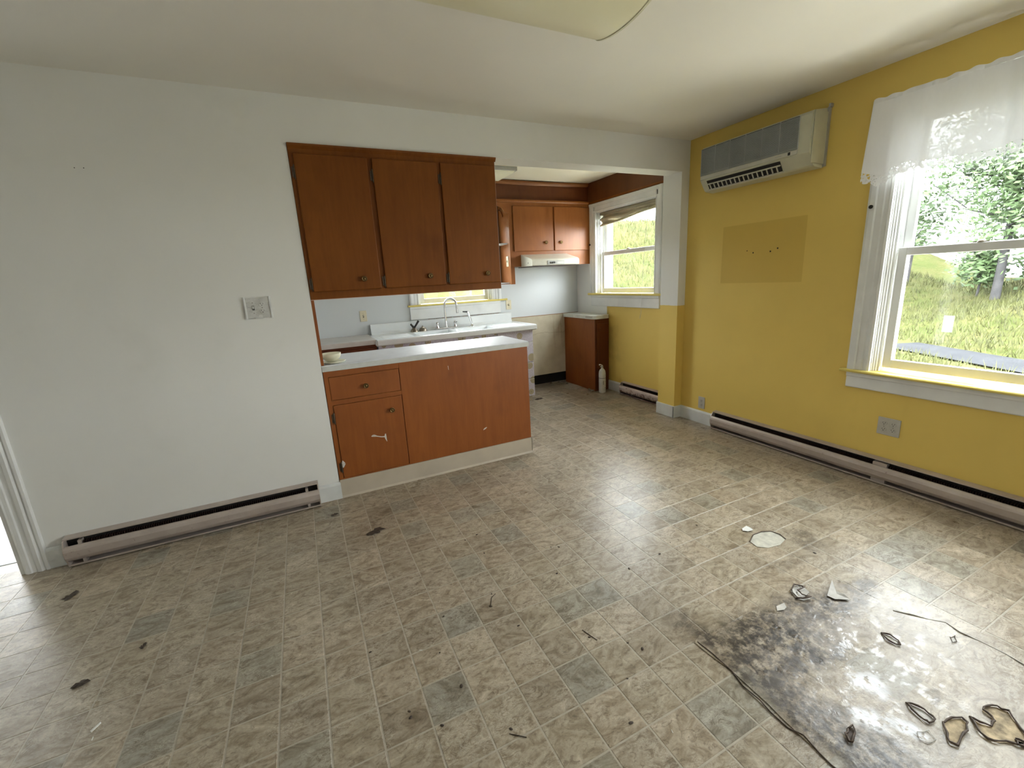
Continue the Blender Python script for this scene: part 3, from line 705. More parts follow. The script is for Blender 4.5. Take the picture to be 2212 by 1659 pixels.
b = MB(); b.tube([(-2.10, fy, ZT+.045), (-2.135, fy-.02, ZT+.085)], [.014, .010], 10); b.tube([(-2.10, fy-.01, ZT+.04), (-2.045, fy-.01, ZT+.115)], [.009, .012], 10); b.build('handle', m_slot, of)
sd = MB().lathe((-2.005, fy-.005, ZT), [(.043, 0), (.042, .012), (.034, .030), (.018, .042), (.006, .046), (.005, .058), (.002, .060)], 22).build('strainer_cap', m_nickel)
tag(sd, 'domed metal strainer cap beside the loose old tap on the sink', 'strainer')
# ---- cabinets over the stove gap
YF = 1.646
HB = lambda u, p, z: (u, YF-p, z)
hc = thing('wall_cabinet', 'brown two-door wall cabinet above the range hood, with open side shelves', 'cabinet', (-.4, 1.75, 1.52))
b = MB(); b.box(-.918, .122, YF+.004, KYD-.002, 1.655, 2.21); b.box(-.83, .122, YF+.004, KYD-.002, 1.60, 1.66); b.build('carcass', m_wood_or, hc)
b = MB(); b.box(-.966, -.950, YF+.002, KYD-.002, 1.33, 2.21); b.build('side_panel', m_wood_or, hc)
b = MB()
for a in ((-.966, -.918, 1.328, 2.21), (-.918, .122, 2.165, 2.21), (-.918, .122, 1.605, 1.69), (-.918, -.832, 1.521, 1.605), (-.215, .122, 1.521, 1.605), (-.410, -.378, 1.69, 2.165), (.105, .122, 1.69, 2.165)):
    b.box(a[0], a[1], 0, .016, a[2], a[3], HB)
b.build('face_frame', m_wood_or, hc)
for a0, a1, ku in ((-.916, -.404, -.508), (-.384, .112, -.305)):
    b = MB(); b.box(a0, a1, .016, .032, 1.688, 2.172, HB); d = b.build('door', m_wood_or, hc, bevel=.004); knob(d, HB, ku, 1.779, .032, m_brass, .018)
b = MB(); b.prism([(0, 2.208), (.022, 2.210), (.028, 2.222), (.026, 2.236), (.014, 2.244), (0, 2.244)], -1.9, .124, fu(HB)); b.build('ledge_moulding', m_wood_or, hc)
b = MB(); zz = [(1.9, 2.13), (-1.7, 2.12)]
n = 40; up_, dn = [], []
for k in range(n+1):
    u = -1.86+k*(.894/n); s = k/n; dn.append((u, 2.150-.022*math.cos(s*math.pi*6)-(.03 if s > .93 else 0)))
vs = [(u, 0, 2.208) for u, _ in dn]+[(u, 0, z) for u, z in dn]+[(u, .016, 2.208) for u, _ in dn]+[(u, .016, z) for u, z in dn]; m_ = n+1
fs = []
for k in range(n): fs += [(k, k+1, m_+k+1, m_+k), (2*m_+k, 3*m_+k, 3*m_+k+1, 2*m_+k+1), (m_+k, m_+k+1, 3*m_+k+1, 3*m_+k)]
b.add(vs, fs, HB); b.build('scalloped_valance', m_wood_or, hc)
# quarter-round shelves on the side panel
for z, mt in ((1.772, m_lam), (1.338, m_lam)):
    rr = .20; pts = [(-.966, KYD-.004)]+[(-.966-rr*math.sin(a)*.62, KYD-.004-rr*math.cos(a)*1.15) for a in [math.pi/2*k/10 for k in range(11)]]
    b = MB(); b.prism([(x, y) for x, y in pts], z, z+.014, lambda a, x, y: (x, y, a)); b.build('corner_shelf', mt, hc)
pts = [(-.968-.055*math.sin(a), KYD-.004-.03-.12*math.sin(a*.5+.2)) for a in [math.pi/2*k/8 for k in range(9)]]
b = MB(); b.tube([(-.972, 1.90, 2.16), (-.972, 1.86, 2.158), (-.972, 1.81, 2.14), (-.972, 1.775, 2.10), (-.972, 1.765, 2.075)], .005, 8); b.build('curved_bracket', m_trimwood, hc)
# soffit + crown (sagging) as structure
b = MB(); b.box(-3.12, .124, YF+.004, YF+.02, 2.244, H-.002); struct(b.build('trim_2', wood('soffit_plywood', (.105, .026, .006), (.16, .046, .011))))
b = MB(); n = 30; vs = []
pf = [(0, .0), (.006, .0), (.012, .010), (.018, .022), (.018, .040), (0, .040)]
for k in range(n+1):
    u = -1.9+k*(2.024/n); s = max(0, min(1, (u+1.3)/1.42)); sg = .012*math.sin(math.pi*s)
    vs += [HB(u, p, H-.040-sg+q) for p, q in pf]
m_ = len(pf); fs = [(k*m_+i, k*m_+(i+1) % m_, (k+1)*m_+(i+1) % m_, (k+1)*m_+i) for k in range(n) for i in range(m_)]
b.add(vs, fs); struct(b.build('trim_3', m_trimwood))
b = MB(); b.box(T+.045, YF+.004, 0, .014, 2.225, H-.002, KRIGHT); struct(b.build('trim_4', wood('side_board', (.115, .036, .008), (.165, .055, .013))))
b = MB(); b.prism([(0, 2.205), (.016, 2.205), (.020, 2.213), (.016, 2.227), (0, 2.227)], T+.045, YF, fu(KRIGHT)); struct(b.build('trim_5', m_wood_up))
# ---- range hood
hd = thing('range_hood', 'cream metal range hood under the two-door cabinet', 'range hood', (-.52, 1.55, 1.515))
HX0, HX1 = -.832, -.218
prof = [(YF+.2, 1.515), (YF+.2, 1.60), (YF, 1.655), (1.395, 1.592), (1.372, 1.580), (1.366, 1.57), (1.366, 1.522), (1.372, 1.515)]
b = MB(); b.prism([(y-.0, z) for y, z in prof], HX0, HX1, lambda a, p, z: (a, p, z)); b.build('canopy', m_hood, hd, bevel=.003)
b = MB(); b.box(HX0+.02, HX1-.02, 1.39, YF+.1, 1.508, 1.5145); b.build('filter', m_rust, hd)
HF = lambda u, p, z: (u, 1.366-p, z)
b = MB(); b.box(-.640, -.420, 0, .004, 1.522, 1.566, HF); cp = b.build('control_panel', m_grey_metal, hd, bevel=.001)
for u in (-.60, -.575, -.55): MB().box(u-.007, u+.007, .004, .010, 1.534, 1.552, HF).build('switch', m_slot, cp)
MB().box(-.52, -.43, .004, .006, 1.536, 1.550, HF).build('label_plate', m_whiteplate, cp)
MB().lathe((0, 0, 0), [(.006, 0), (.006, .001), (.002, .002)], 8, 'y', lambda x, y, z: (HX0-.001-y, 1.46+x, 1.55+z)).build('screw', m_dark, hd)
# ---- narrow corner cabinet
nc = thing('base_cabinet', 'narrow brown base cabinet in the far right corner under the kitchen window', 'cabinet', (.02, 1.6, 0))
b = MB(); b.box(-.086, .122, 1.262, KYD-.002, .0, .873); b.build('carcass', m_wood, nc)
b = MB(); b.box(-.086, .112, 1.254, 1.262, .0, .873); b.build('face_frame', m_wood_deep, nc)
b = MB(); b.box(-.066, .098, 1.242, 1.256, .12, .82); d = b.build('door', m_wood_deep, nc, bevel=.003); knob(d, lambda u, p, z: (u, 1.242-p, z), -.032, .755, 0, m_wood_deep, .016)
nw = thing('corner_worktop', 'small cream worktop with clipped corner on the narrow corner cabinet', 'worktop', (.02, 1.6, .873))
b = MB(); b.prism([(-.105, KYD-.001), (-.105, 1.275), (-.08, 1.238), (.10, 1.238), (.124, 1.262), (.124, KYD-.001)], .875, .917, lambda a, x, y: (x, y, a)); b.build('slab', plain('worktop_cream', (.66, .67, .60), .3), nw, bevel=.004)
b = MB(); b.box(-.1065, -.104, 1.285, 1.42, .884, .908); b.build('chipped_edge', m_greyplate, nw)
# ---- fire extinguisher
ex = thing('fire_extinguisher', 'white fire extinguisher standing on the floor beside the narrow corner cabinet', 'fire extinguisher', (-.048, 1.17, 0))
m_ext = plain('extinguisher_white', (.66, .65, .60), .35, 0, .08, 20)
b = MB(); b.lathe((-.048, 1.17, 0), [(.036, 0), (.040, .006), (.041, .02), (.041, .235), (.037, .262), (.026, .282), (.015, .292), (.013, .305)], 26); cyl = b.build('cylinder', m_ext, ex)
b = MB(); b.lathe((-.048, 1.17, .178), [(.0415, 0), (.0418, .002), (.0415, .004)], 26); b.build('label_line', m_slot, cyl)
for dx, dz, s in ((-.012, .14, .010), (-.012, .125, .012), (-.010, .108, .013), (.012, .135, .006), (.012, .06, .01)):
    b = MB(); a0 = math.asin(dx/.041); vs = []
    for q in range(5):
        a = a0+(q/4-.5)*s/.041; vs += [(-.048+.0416*math.sin(a), 1.17-.0416*math.cos(a), dz), (-.048+.0416*math.sin(a), 1.17-.0416*math.cos(a), dz+.007)]
    b.add(vs, [(2*q, 2*q+2, 2*q+3, 2*q+1) for q in range(4)]); b.build('label_print', m_slot, cyl)
b = MB(); b.lathe((-.048, 1.17, .300), [(.012, 0), (.013, .01), (.010, .03), (.006, .034)], 14); b.build('valve', m_grey_metal, ex)
b = MB(); b.tube([(-.045, 1.17, .327), (-.075, 1.16, .345), (-.10, 1.155, .348)], [.007, .006, .008], 8); b.tube([(-.048, 1.17, .317), (-.085, 1.158, .322)], [.005, .004], 8); b.build('lever', m_whiteplate, ex)
# ================================================================== HEATERS
def heater(label, F, u0, u1, hh, mat, joints=(), name='baseboard_heater', sc_=1.0):
    root = thing(name, label, 'heater', F((u0+u1)/2, .03, 0), 'baseboard heaters along the walls')
    k = hh/.16
    MB().prism([(0, .006), (.006, .006), (.006, .150*k), (.010, .153*k), (.036, .1535*k), (.038, .148*k), (.042, .148*k), (.042, .1545*k), (.012, .160*k), (0, .160*k)], u0, u1, fu(F)).build('back_plate', mat, root)
    MB().prism([(.054, .112*k), (.058, .112*k), (.066, .100*k), (.070, .086*k), (.069, .060*k), (.060, .044*k), (.054, .040*k), (.054, .036*k), (.062, .038*k), (.074, .058*k), (.0755, .092*k), (.071, .106*k), (.062, .1175*k), (.054, .1185*k)], u0+.004, u1-.004, fu(F)).build('front_cover', mat, root)
    MB().prism([(0, .004), (.060, .004), (.064, .008), (.064, .016*k), (.061, .016*k), (.060, .008), (0, .010)], u0+.004, u1-.004, fu(F)).build('bottom_lip', mat, root)
    MB().box(u0+.007, u1-.007, .010, .018, .02, .147*k, F).build('cavity', m_dark, root)
    b = MB(); n = int((u1-u0-.12)/.011)
    for i in range(n):
        u = u0+.06+i*.011; b.box(u, u+.0012, .018, .046, .030*k, .128*k, F)
    o = b.build('fins', m_rust, root)
    b = MB(); b.tube([F(u0+.03, .034, .08*k), F(u1-.03, .034, .08*k)], .006, 8); b.build('element_tube', m_rust, root)
    for a, c in ((u0, u0+.006), (u1-.006, u1)):
        MB().prism([(0, 0), (.056, 0), (.062, .03*k), (.073, .060*k), (.074, .092*k), (.068, .112*k), (.050, .145*k), (.010, .158*k), (0, .158*k)], a, c, fu(F)).build('end_cap', mat, root)
    for a, c in joints:
        MB().box(a, c, .018, .052, .012, .138*k, F).build('junction_cover', mat, root)
    return root
heater('brownish-pink metal baseboard heater on the white wall beside the doorway', FRONT, -4.512, -3.252, .163, m_heat, ((-3.33, -3.315), (-4.45, -4.435)))
heater('long pinkish metal baseboard heater on the yellow wall under the big window', RIGHT, -3.35, -.402, .160, m_heat, ((-1.70, -1.625),))
heater('short rust-stained baseboard heater under the kitchen window behind the column', KRIGHT, .225, .985, .148, m_heat_r)

# ================================================================== ELECTRICAL
def plate(label, F, u, z, w, h, mat, kind, name='wall_outlet', p=.006, cat='outlet'):
    root = thing(name, label, cat, F(u, 0, z-h/2))
    MB().box(u-w/2, u+w/2, 0, p, z-h/2, z+h/2, F).build('cover_plate', mat, root, bevel=.003)
    def duplex(uu):
        for dz in (.0195, -.0195):
            d = MB(); d.lathe((0, 0, 0), [(.0165, 0), (.0165, .0015), (.0155, .002)], 18, 'y', lambda x, y, z_: F(uu+x, p+y, z+dz+z_*.85))
            s = d.build('socket', mat, root)
            q = MB(); q.box(uu-.0075, uu-.0055, p+.002, p+.0026, z+dz, z+dz+.008, F); q.box(uu+.0055, uu+.0075, p+.002, p+.0026, z+dz, z+dz+.007, F)
            q.lathe((0, 0, 0), [(.0026, 0), (.0026, .0006)], 8, 'y', lambda x, y, z_: F(uu+x, p+.002+y, z+dz-.006+z_)); q.build('slots', m_slot, s)
        MB().lathe((0, 0, 0), [(.003, 0), (.0025, .0012)], 8, 'y', lambda x, y, z_: F(uu+x, p+y, z+z_)).build('screw', m_nickel, root)
    def toggle(uu):
        MB().box(uu-.006, uu+.006, p, p+.001, z-.013, z+.013, F).build('slot', m_slot, root)
        q = MB(); q.add([(uu-.0045, p, z-.006), (uu+.0045, p, z-.006), (uu+.0045, p, z+.006), (uu-.0045, p, z+.006), (uu-.004, p+.014, z+.006), (uu+.004, p+.014, z+.006), (uu+.004, p+.014, z+.011), (uu-.004, p+.014, z+.011)], [(0,3,2,1),(4,5,6,7),(0,1,5,4),(1,2,6,5),(2,3,7,6),(3,0,4,7)], F)
        q.build('toggle', mat, root)
        for dz in (.03, -.03): MB().lathe((0, 0, 0), [(.0028, 0), (.0022, .0012)], 8, 'y', lambda x, y, z_: F(uu+x, p+y, z+dz+z_)).build('screw', m_nickel, root)
    for uu, kd in kind: (duplex if kd == 'd' else toggle)(uu)
    return root
sw = plate('white double plate with switch and socket taped under clear plastic on the white wall', FRONT, -3.407, 1.299, .124, .118, m_whiteplate, ((-3.432, 't'), (-3.386, 'd')), 'switch_plate', cat='switch')
tf_ = NT('clear_tape'); tf_.n.remove(tf_.b); _t = tf_.node('BsdfTransparent'); _g = tf_.node('BsdfGlossy'); _g.inputs['Roughness'].default_value = .12
_n = tf_.node('Bump'); _n.inputs['Strength'].default_value = .9; _n.inputs['Distance'].default_value = .006; tf_.set(_n.inputs['Height'], tf_.noise(tf_.pos(), 28, 3)); tf_.l.new(_n.outputs[0], _g.inputs['Normal'])
_m = tf_.node('MixShader'); _m.inputs[0].default_value = .16; tf_.l.new(_t.outputs[0], _m.inputs[1]); tf_.l.new(_g.outputs[0], _m.inputs[2]); tf_.l.new(_m.outputs[0], tf_.out.inputs[0])
b = MB()
b.grid(10, 10, lambda s, t_: FRONT(-3.476+.140*s, .010+.006*math.sin(s*9)*math.sin(t_*7+1)*(4*s*(1-s)), 1.236+.128*t_)); b.build('plastic_film', tf_.m, sw)
b = MB()
for a in ((-3.476, -3.466, 1.236, 1.364), (-3.346, -3.336, 1.236, 1.364), (-3.43, -3.39, 1.236, 1.243)):
    b.box(a[0], a[1], .006, .012, a[2], a[3], FRONT)
b.build('tape_edge', plain('tape_gloss', (.78, .79, .78), .15), sw, bevel=.002)
plate('ivory outlet plate on the wall above the left kitchen worktop', KBACK, -2.594, 1.087, .070, .114, m_ivory, ((-2.594, 't'),))
plate('ivory outlet plate right of the sink window on the kitchen wall', KBACK, -.885, 1.085, .070, .114, m_ivory, ((-.885, 't'),))
plate('cream switch plate on the brown side panel of the hood cabinet', lambda u, p, z: (-.966-p, u, z), 1.705, 1.585, .055, .114, m_ivory, ((1.705, 't'),), 'switch_plate', cat='switch')
plate('grey duplex outlet low on the yellow wall near the column', RIGHT, -.245, .193, .070, .110, m_greyplate, ((-.245, 'd'),))
plate('wide grey four-socket outlet on the yellow wall below the big window', RIGHT, -1.658, .366, .118, .112, m_greyplate, ((-1.682, 'd'), (-1.634, 'd')))

# ================================================================== AIR CONDITIONER
ac = thing('air_conditioner', 'cream wall air conditioner with grey slatted grille high on the yellow wall', 'air conditioner', (0, -.69, 1.98))
A0, A1 = -1.105, -.268
prof = [(0, 1.985), (.02, 1.976), (.10, 1.982), (.112, 1.988), (.1165, 1.991), (.1665, 2.062), (.1675, 2.070), (.166, 2.285), (.150, 2.302), (.02, 2.325), (0, 2.325)]
MB().prism(prof, A0, A1, fu(RIGHT)).build('housing', m_acb, ac, bevel=.004)
G0, G1 = -1.03, A1-.004
MB().box(G0, G1, .1655, .1672, 2.095, 2.290, RIGHT).build('grille_back', m_slot, ac)
b = MB(); n = 34
for k in range(n):
    z = 2.097+k*(.190/n); b.prism([(.167, z), (.1745, z+.0008), (.1745, z+.0030), (.167, z+.0040)], G0, G1, fu(RIGHT))
for u in [G0+i*(G1-G0)/6 for i in range(7)]: b.box(u-.0015, u+.0015, .167, .173, 2.095, 2.290, RIGHT)
b.build('grille_slats', m_acg, ac)
MB().box(G0, G1, .166, .174, 2.068, 2.094, RIGHT).build('display_strip', m_acl, ac, bevel=.002)
MB().box(-.988, -.972, .174, .1750, 2.072, 2.090, RIGHT).build('receiver_window', m_slot, ac)
MB().box(-.930, -.885, .174, .1746, 2.079, 2.084, RIGHT).build('name_badge', m_grey_metal, ac)
# outlet slot along the lower front
AF = lambda u, a, q: (-(.1685-.047*a)-q*.75, u, 2.062-.072*a-q*.66)   # a runs down the slanted face, q outward
MB().box(-.915, -.325, 0, 1, -.0, .002, lambda u, a, q: AF(u, .12+a*.80, q)).build('air_slot', m_dark, ac)
for i in range(16):
    u = -.345-i*.036; MB().box(u-.004, u+.004, 0, 1, .002, .007, lambda u, a, q: AF(u, .48+a*.42, q)).build('vane', m_acl, ac)
MB().box(-.915, -.325, 0, 1, .002, .010, lambda u, a, q: AF(u, .36+a*.10, q)).build('louver', m_acl, ac, bevel=.002)
MB().box(-.925, -.315, 0, 1, .0, .008, lambda u, a, q: AF(u, .93+a*.08, q)).build('slot_lip', m_acl, ac)
b = MB(); b.box(A0-.012, A0, 0, .02, 1.985, 2.33, RIGHT); b.box(A0-.02, A0-.008, 0, .026, 2.325, 2.345, RIGHT); b.build('mounting_plate', m_grey_metal, ac)
MB().box(A0-.0065, A0-.003, .02, .150, 2.0, 2.3, RIGHT).build('side_seam', m_acb, ac)

# ================================================================== CEILING LIGHTS
cl = thing('ceiling_light', 'large cream wraparound ceiling fixture at the top edge of the picture', 'ceiling light', (-2.4, -1.28, H))
prof = []
for k in range(17):
    s = k/16; y = -1.075-.42*s; d = .052*(math.sin(math.pi*min(1, max(0, s)))**.55)
    prof.append((y, H-.004-d))
prof = [(-1.075, H-.001)]+prof+[(-1.495, H-.001)]
b = MB(); b.prism(prof, -2.99, -1.787, lambda a, y, z: (a, y, z), smooth=False); o = b.build('lens', m_lens, cl)
b = MB()
e = [(y, z-.003) for y, z in prof[1:-1]]; e = [(e[0][0]+.004, H-.001)]+e+[(e[-1][0]-.004, H-.001)]
m_fe = plain('fixture_end', (.62, .60, .46), .4)
b.prism(e, -1.792, -1.782, lambda a, y, z: (a, y, z)); b.build('end_cap', m_fe, cl)
MB().prism(e, -3.0, -2.988, lambda a, y, z: (a, y, z)).build('end_cap', m_fe, cl)
MB().box(-2.97, -1.80, -1.46, -1.11, H-.02, H-.001).build('pan', m_trimw, cl)
kl = thing('ceiling_light', 'flat square kitchen ceiling light with grey rim and cream glass', 'ceiling light', (-1.3, 1.35, H))
MB().box(-1.52, -1.085, 1.13, 1.55, H-.035, H-.001).build('rim', m_grey_metal, kl, bevel=.002)
b = MB(); q = [(-1.505, 1.145), (-1.10, 1.145), (-1.10, 1.535), (-1.505, 1.535)]; q2 = [(-1.49, 1.16), (-1.115, 1.16), (-1.115, 1.52), (-1.49, 1.52)]
b.add([(x, y, H-.034) for x, y in q]+[(x, y, H-.050) for x, y in q2], [(4,5,6,7), (0,1,5,4), (1,2,6,5), (2,3,7,6), (3,0,4,7)]); b.build('glass_panel', m_lensk, kl)

# ================================================================== CURTAIN, BLIND
cv = thing('curtain_valance', 'short sheer white valance with scalloped lace hem over the big window', 'curtain', (-.06, -2.0, 1.85))
CU0, CU1 = -1.378, -3.46
def cpos(s, t_):       # s along, t down
    u = CU0+(CU1-CU0)*s
    env = .35+.65*t_
    d = .060+env*(.012*math.sin(u*31+1)+.008*math.sin(u*53+.5)+.006*math.sin(u*17))+.012*t_
    hem = 1.905-.028*abs(math.sin((u+1.38)*4.3))-.012*math.sin(u*9)-(.05*max(0, 1-abs(u+1.45)/.12))+.0
    top = 2.246
    z = top+(hem-top)*t_
    uu = u+.010*env*math.sin(u*40)
    if s < .001: d *= .75
    return (-d, uu, z)
b = MB(); b.grid(330, 14, lambda s, t_: cpos(s, t_)); b.build('cloth', m_cloth, cv)
b = MB(); b.grid(330, 1, lambda s, t_: (cpos(s, 1)[0], cpos(s, 1)[1], cpos(s, 1)[2]+.002-t_*(.030+.014*abs(math.sin(s*150)) + .02*max(0, math.sin(s*21+.6))))); b.build('lace_hem', m_lace, cv)
b = MB(); b.grid(330, 3, lambda s, t_: (-.058-.006*math.sin(s*190)-.003*math.sin(s*77), CU0+(CU1-CU0)*s, 2.246+.022*(1-t_)+.003*math.sin(s*160))); b.build('rod_pocket', m_cloth, cv)
b = MB(); b.grid(60, 2, lambda s, t_: (-.058+.050*t_, CU0+.002, 2.262-.36*s)); b.build('return', m_cloth, cv)
rod = MB(); rod.box(CU1, CU0, .045, .052, 2.248, 2.262, RIGHT); rod.box(CU0-.004, CU0, 0, .052, 2.248, 2.262, RIGHT)
tag(rod.build('curtain_rod', m_trimw), 'flat white curtain rod carrying the valance over the big window', 'curtain rod')
bl = thing('window_shade', 'bunched tan roller shade hanging crooked at the top of the kitchen window', 'window shade', (KXR, 1.0, 2.0))
YA, YB = 1.452, .540
b = MB(); b.box(YB, YA, -.055, -.015, 2.056, 2.085, KRIGHT); b.build('headrail', plain('shade_headrail', (.34, .31, .22), .6), bl, bevel=.004)
def shp(s, t_):
    u = YB+(YA-YB)*s
    low = 2.018-.072*s+.004*math.sin(s*7); top = 2.060
    z = top+(low-top)*t_
    pr_ = -.038+.016*math.sin(t_*9+s*4)*(.4+s)+.008*math.sin(s*16+t_*5)
    return KRIGHT(u, pr_, z)
b = MB(); b.grid(40, 14, shp); b.build('fabric', m_shade, bl, solid=.003)
b = MB(); b.tube([KRIGHT(YB+(YA-YB)*s, -.030+.006*math.sin(s*9), 2.012-.072*s+.004*math.sin(s*7)) for s in [k/16 for k in range(17)]], .011, 8); b.build('bottom_roll', m_shade, bl)
b = MB(); b.tube([KRIGHT(.645, -.012, 2.04), KRIGHT(.646, .02, 1.7), KRIGHT(.65, .05, 1.25), KRIGHT(.655, .052, 1.05), KRIGHT(.672, .04, .955), KRIGHT(.70, .03, .90)], .0014, 6); b.build('cord', m_whiteplate, bl)

# ================================================================== SPOILED VINYL + FLOOR LITTER
vp = thing('vinyl_patch', 'wet lifting vinyl floor patch with torn holes at lower right', 'floor patch', (-1.55, -2.4, 0))
edge = [(-2.018, -3.3)]
for k in range(26):
    s = k/25; edge.append((-2.020+.010*math.sin(s*17)+R.uniform(-.004, .004)+.03*max(0, s-.8)*5*.2, -3.2+s*1.2))
top = [(-1.98, -1.985), (-1.93, -2.0), (-1.86, -1.99), (-1.78, -2.01), (-1.70, -1.985), (-1.62, -2.0), (-1.52, -1.985), (-1.43, -2.0), (-1.36, -2.04), (-1.29, -2.10), (-1.22, -2.18), (-1.14, -2.25), (-1.08, -2.30)]
out = edge+top+[(-1.07, -2.45), (-1.085, -2.62), (-1.06, -2.9), (-1.07, -3.3)]
b = MB(); b.prism(out, .0002, .0030, lambda a, x, y: (x, y, a)); b.build('sheet', m_patch, vp, bevel=.001)
def px2w(x, y, z=0.003):
    d = cf+cr*((x-1106)/FPX)-cu*((y-829.5)/FPX); k = (z-CAM[2])/d.z
    return (CAM[0]+d.x*k, CAM[1]+d.y*k)
def tear(parent, pts, h=.006, fill=m_wooddust, name='torn_hole', z=.0034, open_=False, curl=m_curl, r=.0036):
    q = [px2w(*p, z) for p in pts]
    b = MB(); b.prism(q, z-.002, z+.0006, lambda a, x, y: (x, y, a)); o = b.build(name, fill, parent)
    loop = q if open_ else q+[q[0]]
    path = []
    for i in range(len(loop)-1):
        for s in (0, .5): path.append((loop[i][0]+(loop[i+1][0]-loop[i][0])*s+R.uniform(-.003, .003), loop[i][1]+(loop[i+1][1]-loop[i][1])*s+R.uniform(-.003, .003), z+.001+h*(.4+.6*abs(math.sin(i*1.7+s)))))
    path.append((loop[-1][0], loop[-1][1], z+.001))
    b = MB(); b.tube(path, [r*(.6+.4*math.sin(i*.9)**2) for i in range(len(path))], 6); b.build('curled_edge', curl, o)
    return o
def c3(x, y): return (1500+x/2.968, 1100+y/2.968)
tear(vp, [c3(*p) for p in [(1765,1330),(1830,1375),(1900,1395),(1925,1370),(1900,1330),(1845,1295),(1870,1265),(1935,1270),(2010,1300),(2060,1370),(2113,1440),(2150,1480),(2113,1530),(2040,1500),(1960,1500),(1880,1480),(1810,1410)]])
tear(vp, [c3(*p) for p in [(1595,1365),(1650,1345),(1710,1342),(1745,1370),(1745,1420),(1715,1480),(1680,1518),(1640,1500),(1615,1440)]])
tear(vp, [c3(*p) for p in [(1355,1240),(1430,1270),(1500,1310),(1540,1350),(1510,1380),(1470,1360),(1400,1290)]], fill=m_vinylback)
tear(vp, [c3(*p) for p in [(1200,795),(1260,815),(1310,850),(1322,882),(1270,865),(1220,830)]], fill=m_vinylback)
tear(vp, [c3(*p) for p in [(985,1410),(1015,1400),(1028,1440),(1018,1500),(985,1490),(970,1450)]], fill=m_curl)
tear(vp, [c3(*p) for p in [(1430,1430),(1500,1425),(1550,1480),(1500,1510),(1440,1480)]], h=.003, fill=m_patch, name='blister', curl=m_vinylback, r=.0012)
tear(vp, [c3(*p) for p in [(2060,1480),(2113,1500),(2130,1530),(2075,1520)]], fill=m_vinylback)
tear(vp, [c3(*p) for p in [(1640,820),(1670,815),(1680,845),(1650,858)]], h=.002, fill=m_vinylback, r=.0015)
# raised curl of the patch's long edge
b = MB(); pts = [c3(*p) for p in [(20,850),(120,930),(240,1035),(310,1130),(420,1225),(490,1300),(600,1400),(700,1450),(800,1560),(900,1659)]]
q = [px2w(*p) for p in pts]; b.tube([(x, y, .003+.0015*math.sin(i*2)) for i, (x, y) in enumerate(q)], .0022, 6); b.build('lifted_edge', m_curl, vp)
b = MB(); pts = [c3(*p) for p in [(1275,650),(1400,680),(1500,705),(1610,725),(1700,790),(1840,850),(2000,930),(2113,1000)]]
q = [px2w(*p) for p in pts]; b.tube([(x, y, .004+.002*math.sin(i*2)) for i, (x, y) in enumerate(q)], .0022, 6); b.build('lifted_edge', m_vinylback, vp)
# loose flakes and curls
def flake(name, label, cat, pts, mat, h=.004, group=None, z=0.0):
    q = [px2w(*p, z) for p in pts]; b = MB()
    cx = sum(p[0] for p in q)/len(q); cy = sum(p[1] for p in q)/len(q)
    n = len(q)
    zt = [z+.0015+h*abs(math.sin(i*1.3+.4)) for i in range(n)]
    vs = [(x, y, zz) for (x, y), zz in zip(q, zt)]+[(cx, cy, z+.0015+h*.15)]+[(x, y, zz-.0014) for (x, y), zz in zip(q, zt)]+[(cx, cy, z+h*.15)]
    fs = [(i, (i+1) % n, n) for i in range(n)]+[((i+1) % n+n+1, i+n+1, 2*n+1) for i in range(n)]+[(i, i+n+1, (i+1) % n+n+1, (i+1) % n) for i in range(n)]
    b.add(vs, fs); o = b.build(name, mat); tag(o, label, cat, group); return o
m_leaf = plain('dead_leaf', (.050, .034, .024), .7, 0, .3, 60)
m_chip = plain('paint_chip', (.72, .72, .68), .6, 0, .1, 60)
flake('vinyl_ring', 'curled oval scrap of vinyl left of the mouldy floor patch', 'scrap', [c3(*p) for p in [(625,510),(660,497),(710,510),(735,545),(700,580),(660,570),(630,545)]], m_vinylback, .010, z=.003)
tear(bpy.data.objects['vinyl_ring'], [c3(*p) for p in [(618,525),(640,500),(680,498),(700,512),(660,530),(690,560),(745,575),(700,585),(650,570)]], .012, m_vinylback, 'inner_face', .006, True)
flake('vinyl_flake', 'pale vinyl flake left of the curled oval scrap', 'scrap', [c3(*p) for p in [(525,625),(575,605),(590,630),(575,650),(530,655)]], m_vinylback, .003, z=.003)
flake('vinyl_flake', 'thin grey vinyl flake standing behind the mouldy floor patch', 'scrap', [c3(*p) for p in [(850,560),(880,465),(890,520),(960,560),(1000,590),(900,585)]], m_vinylback, .010, z=.003)
flake('paint_chip', 'white chip with a curled edge on the floor, left of the round blister', 'chip', [(1603,1143),(1612,1139),(1623,1142),(1627,1148),(1615,1150),(1604,1148)], m_chip, .008)
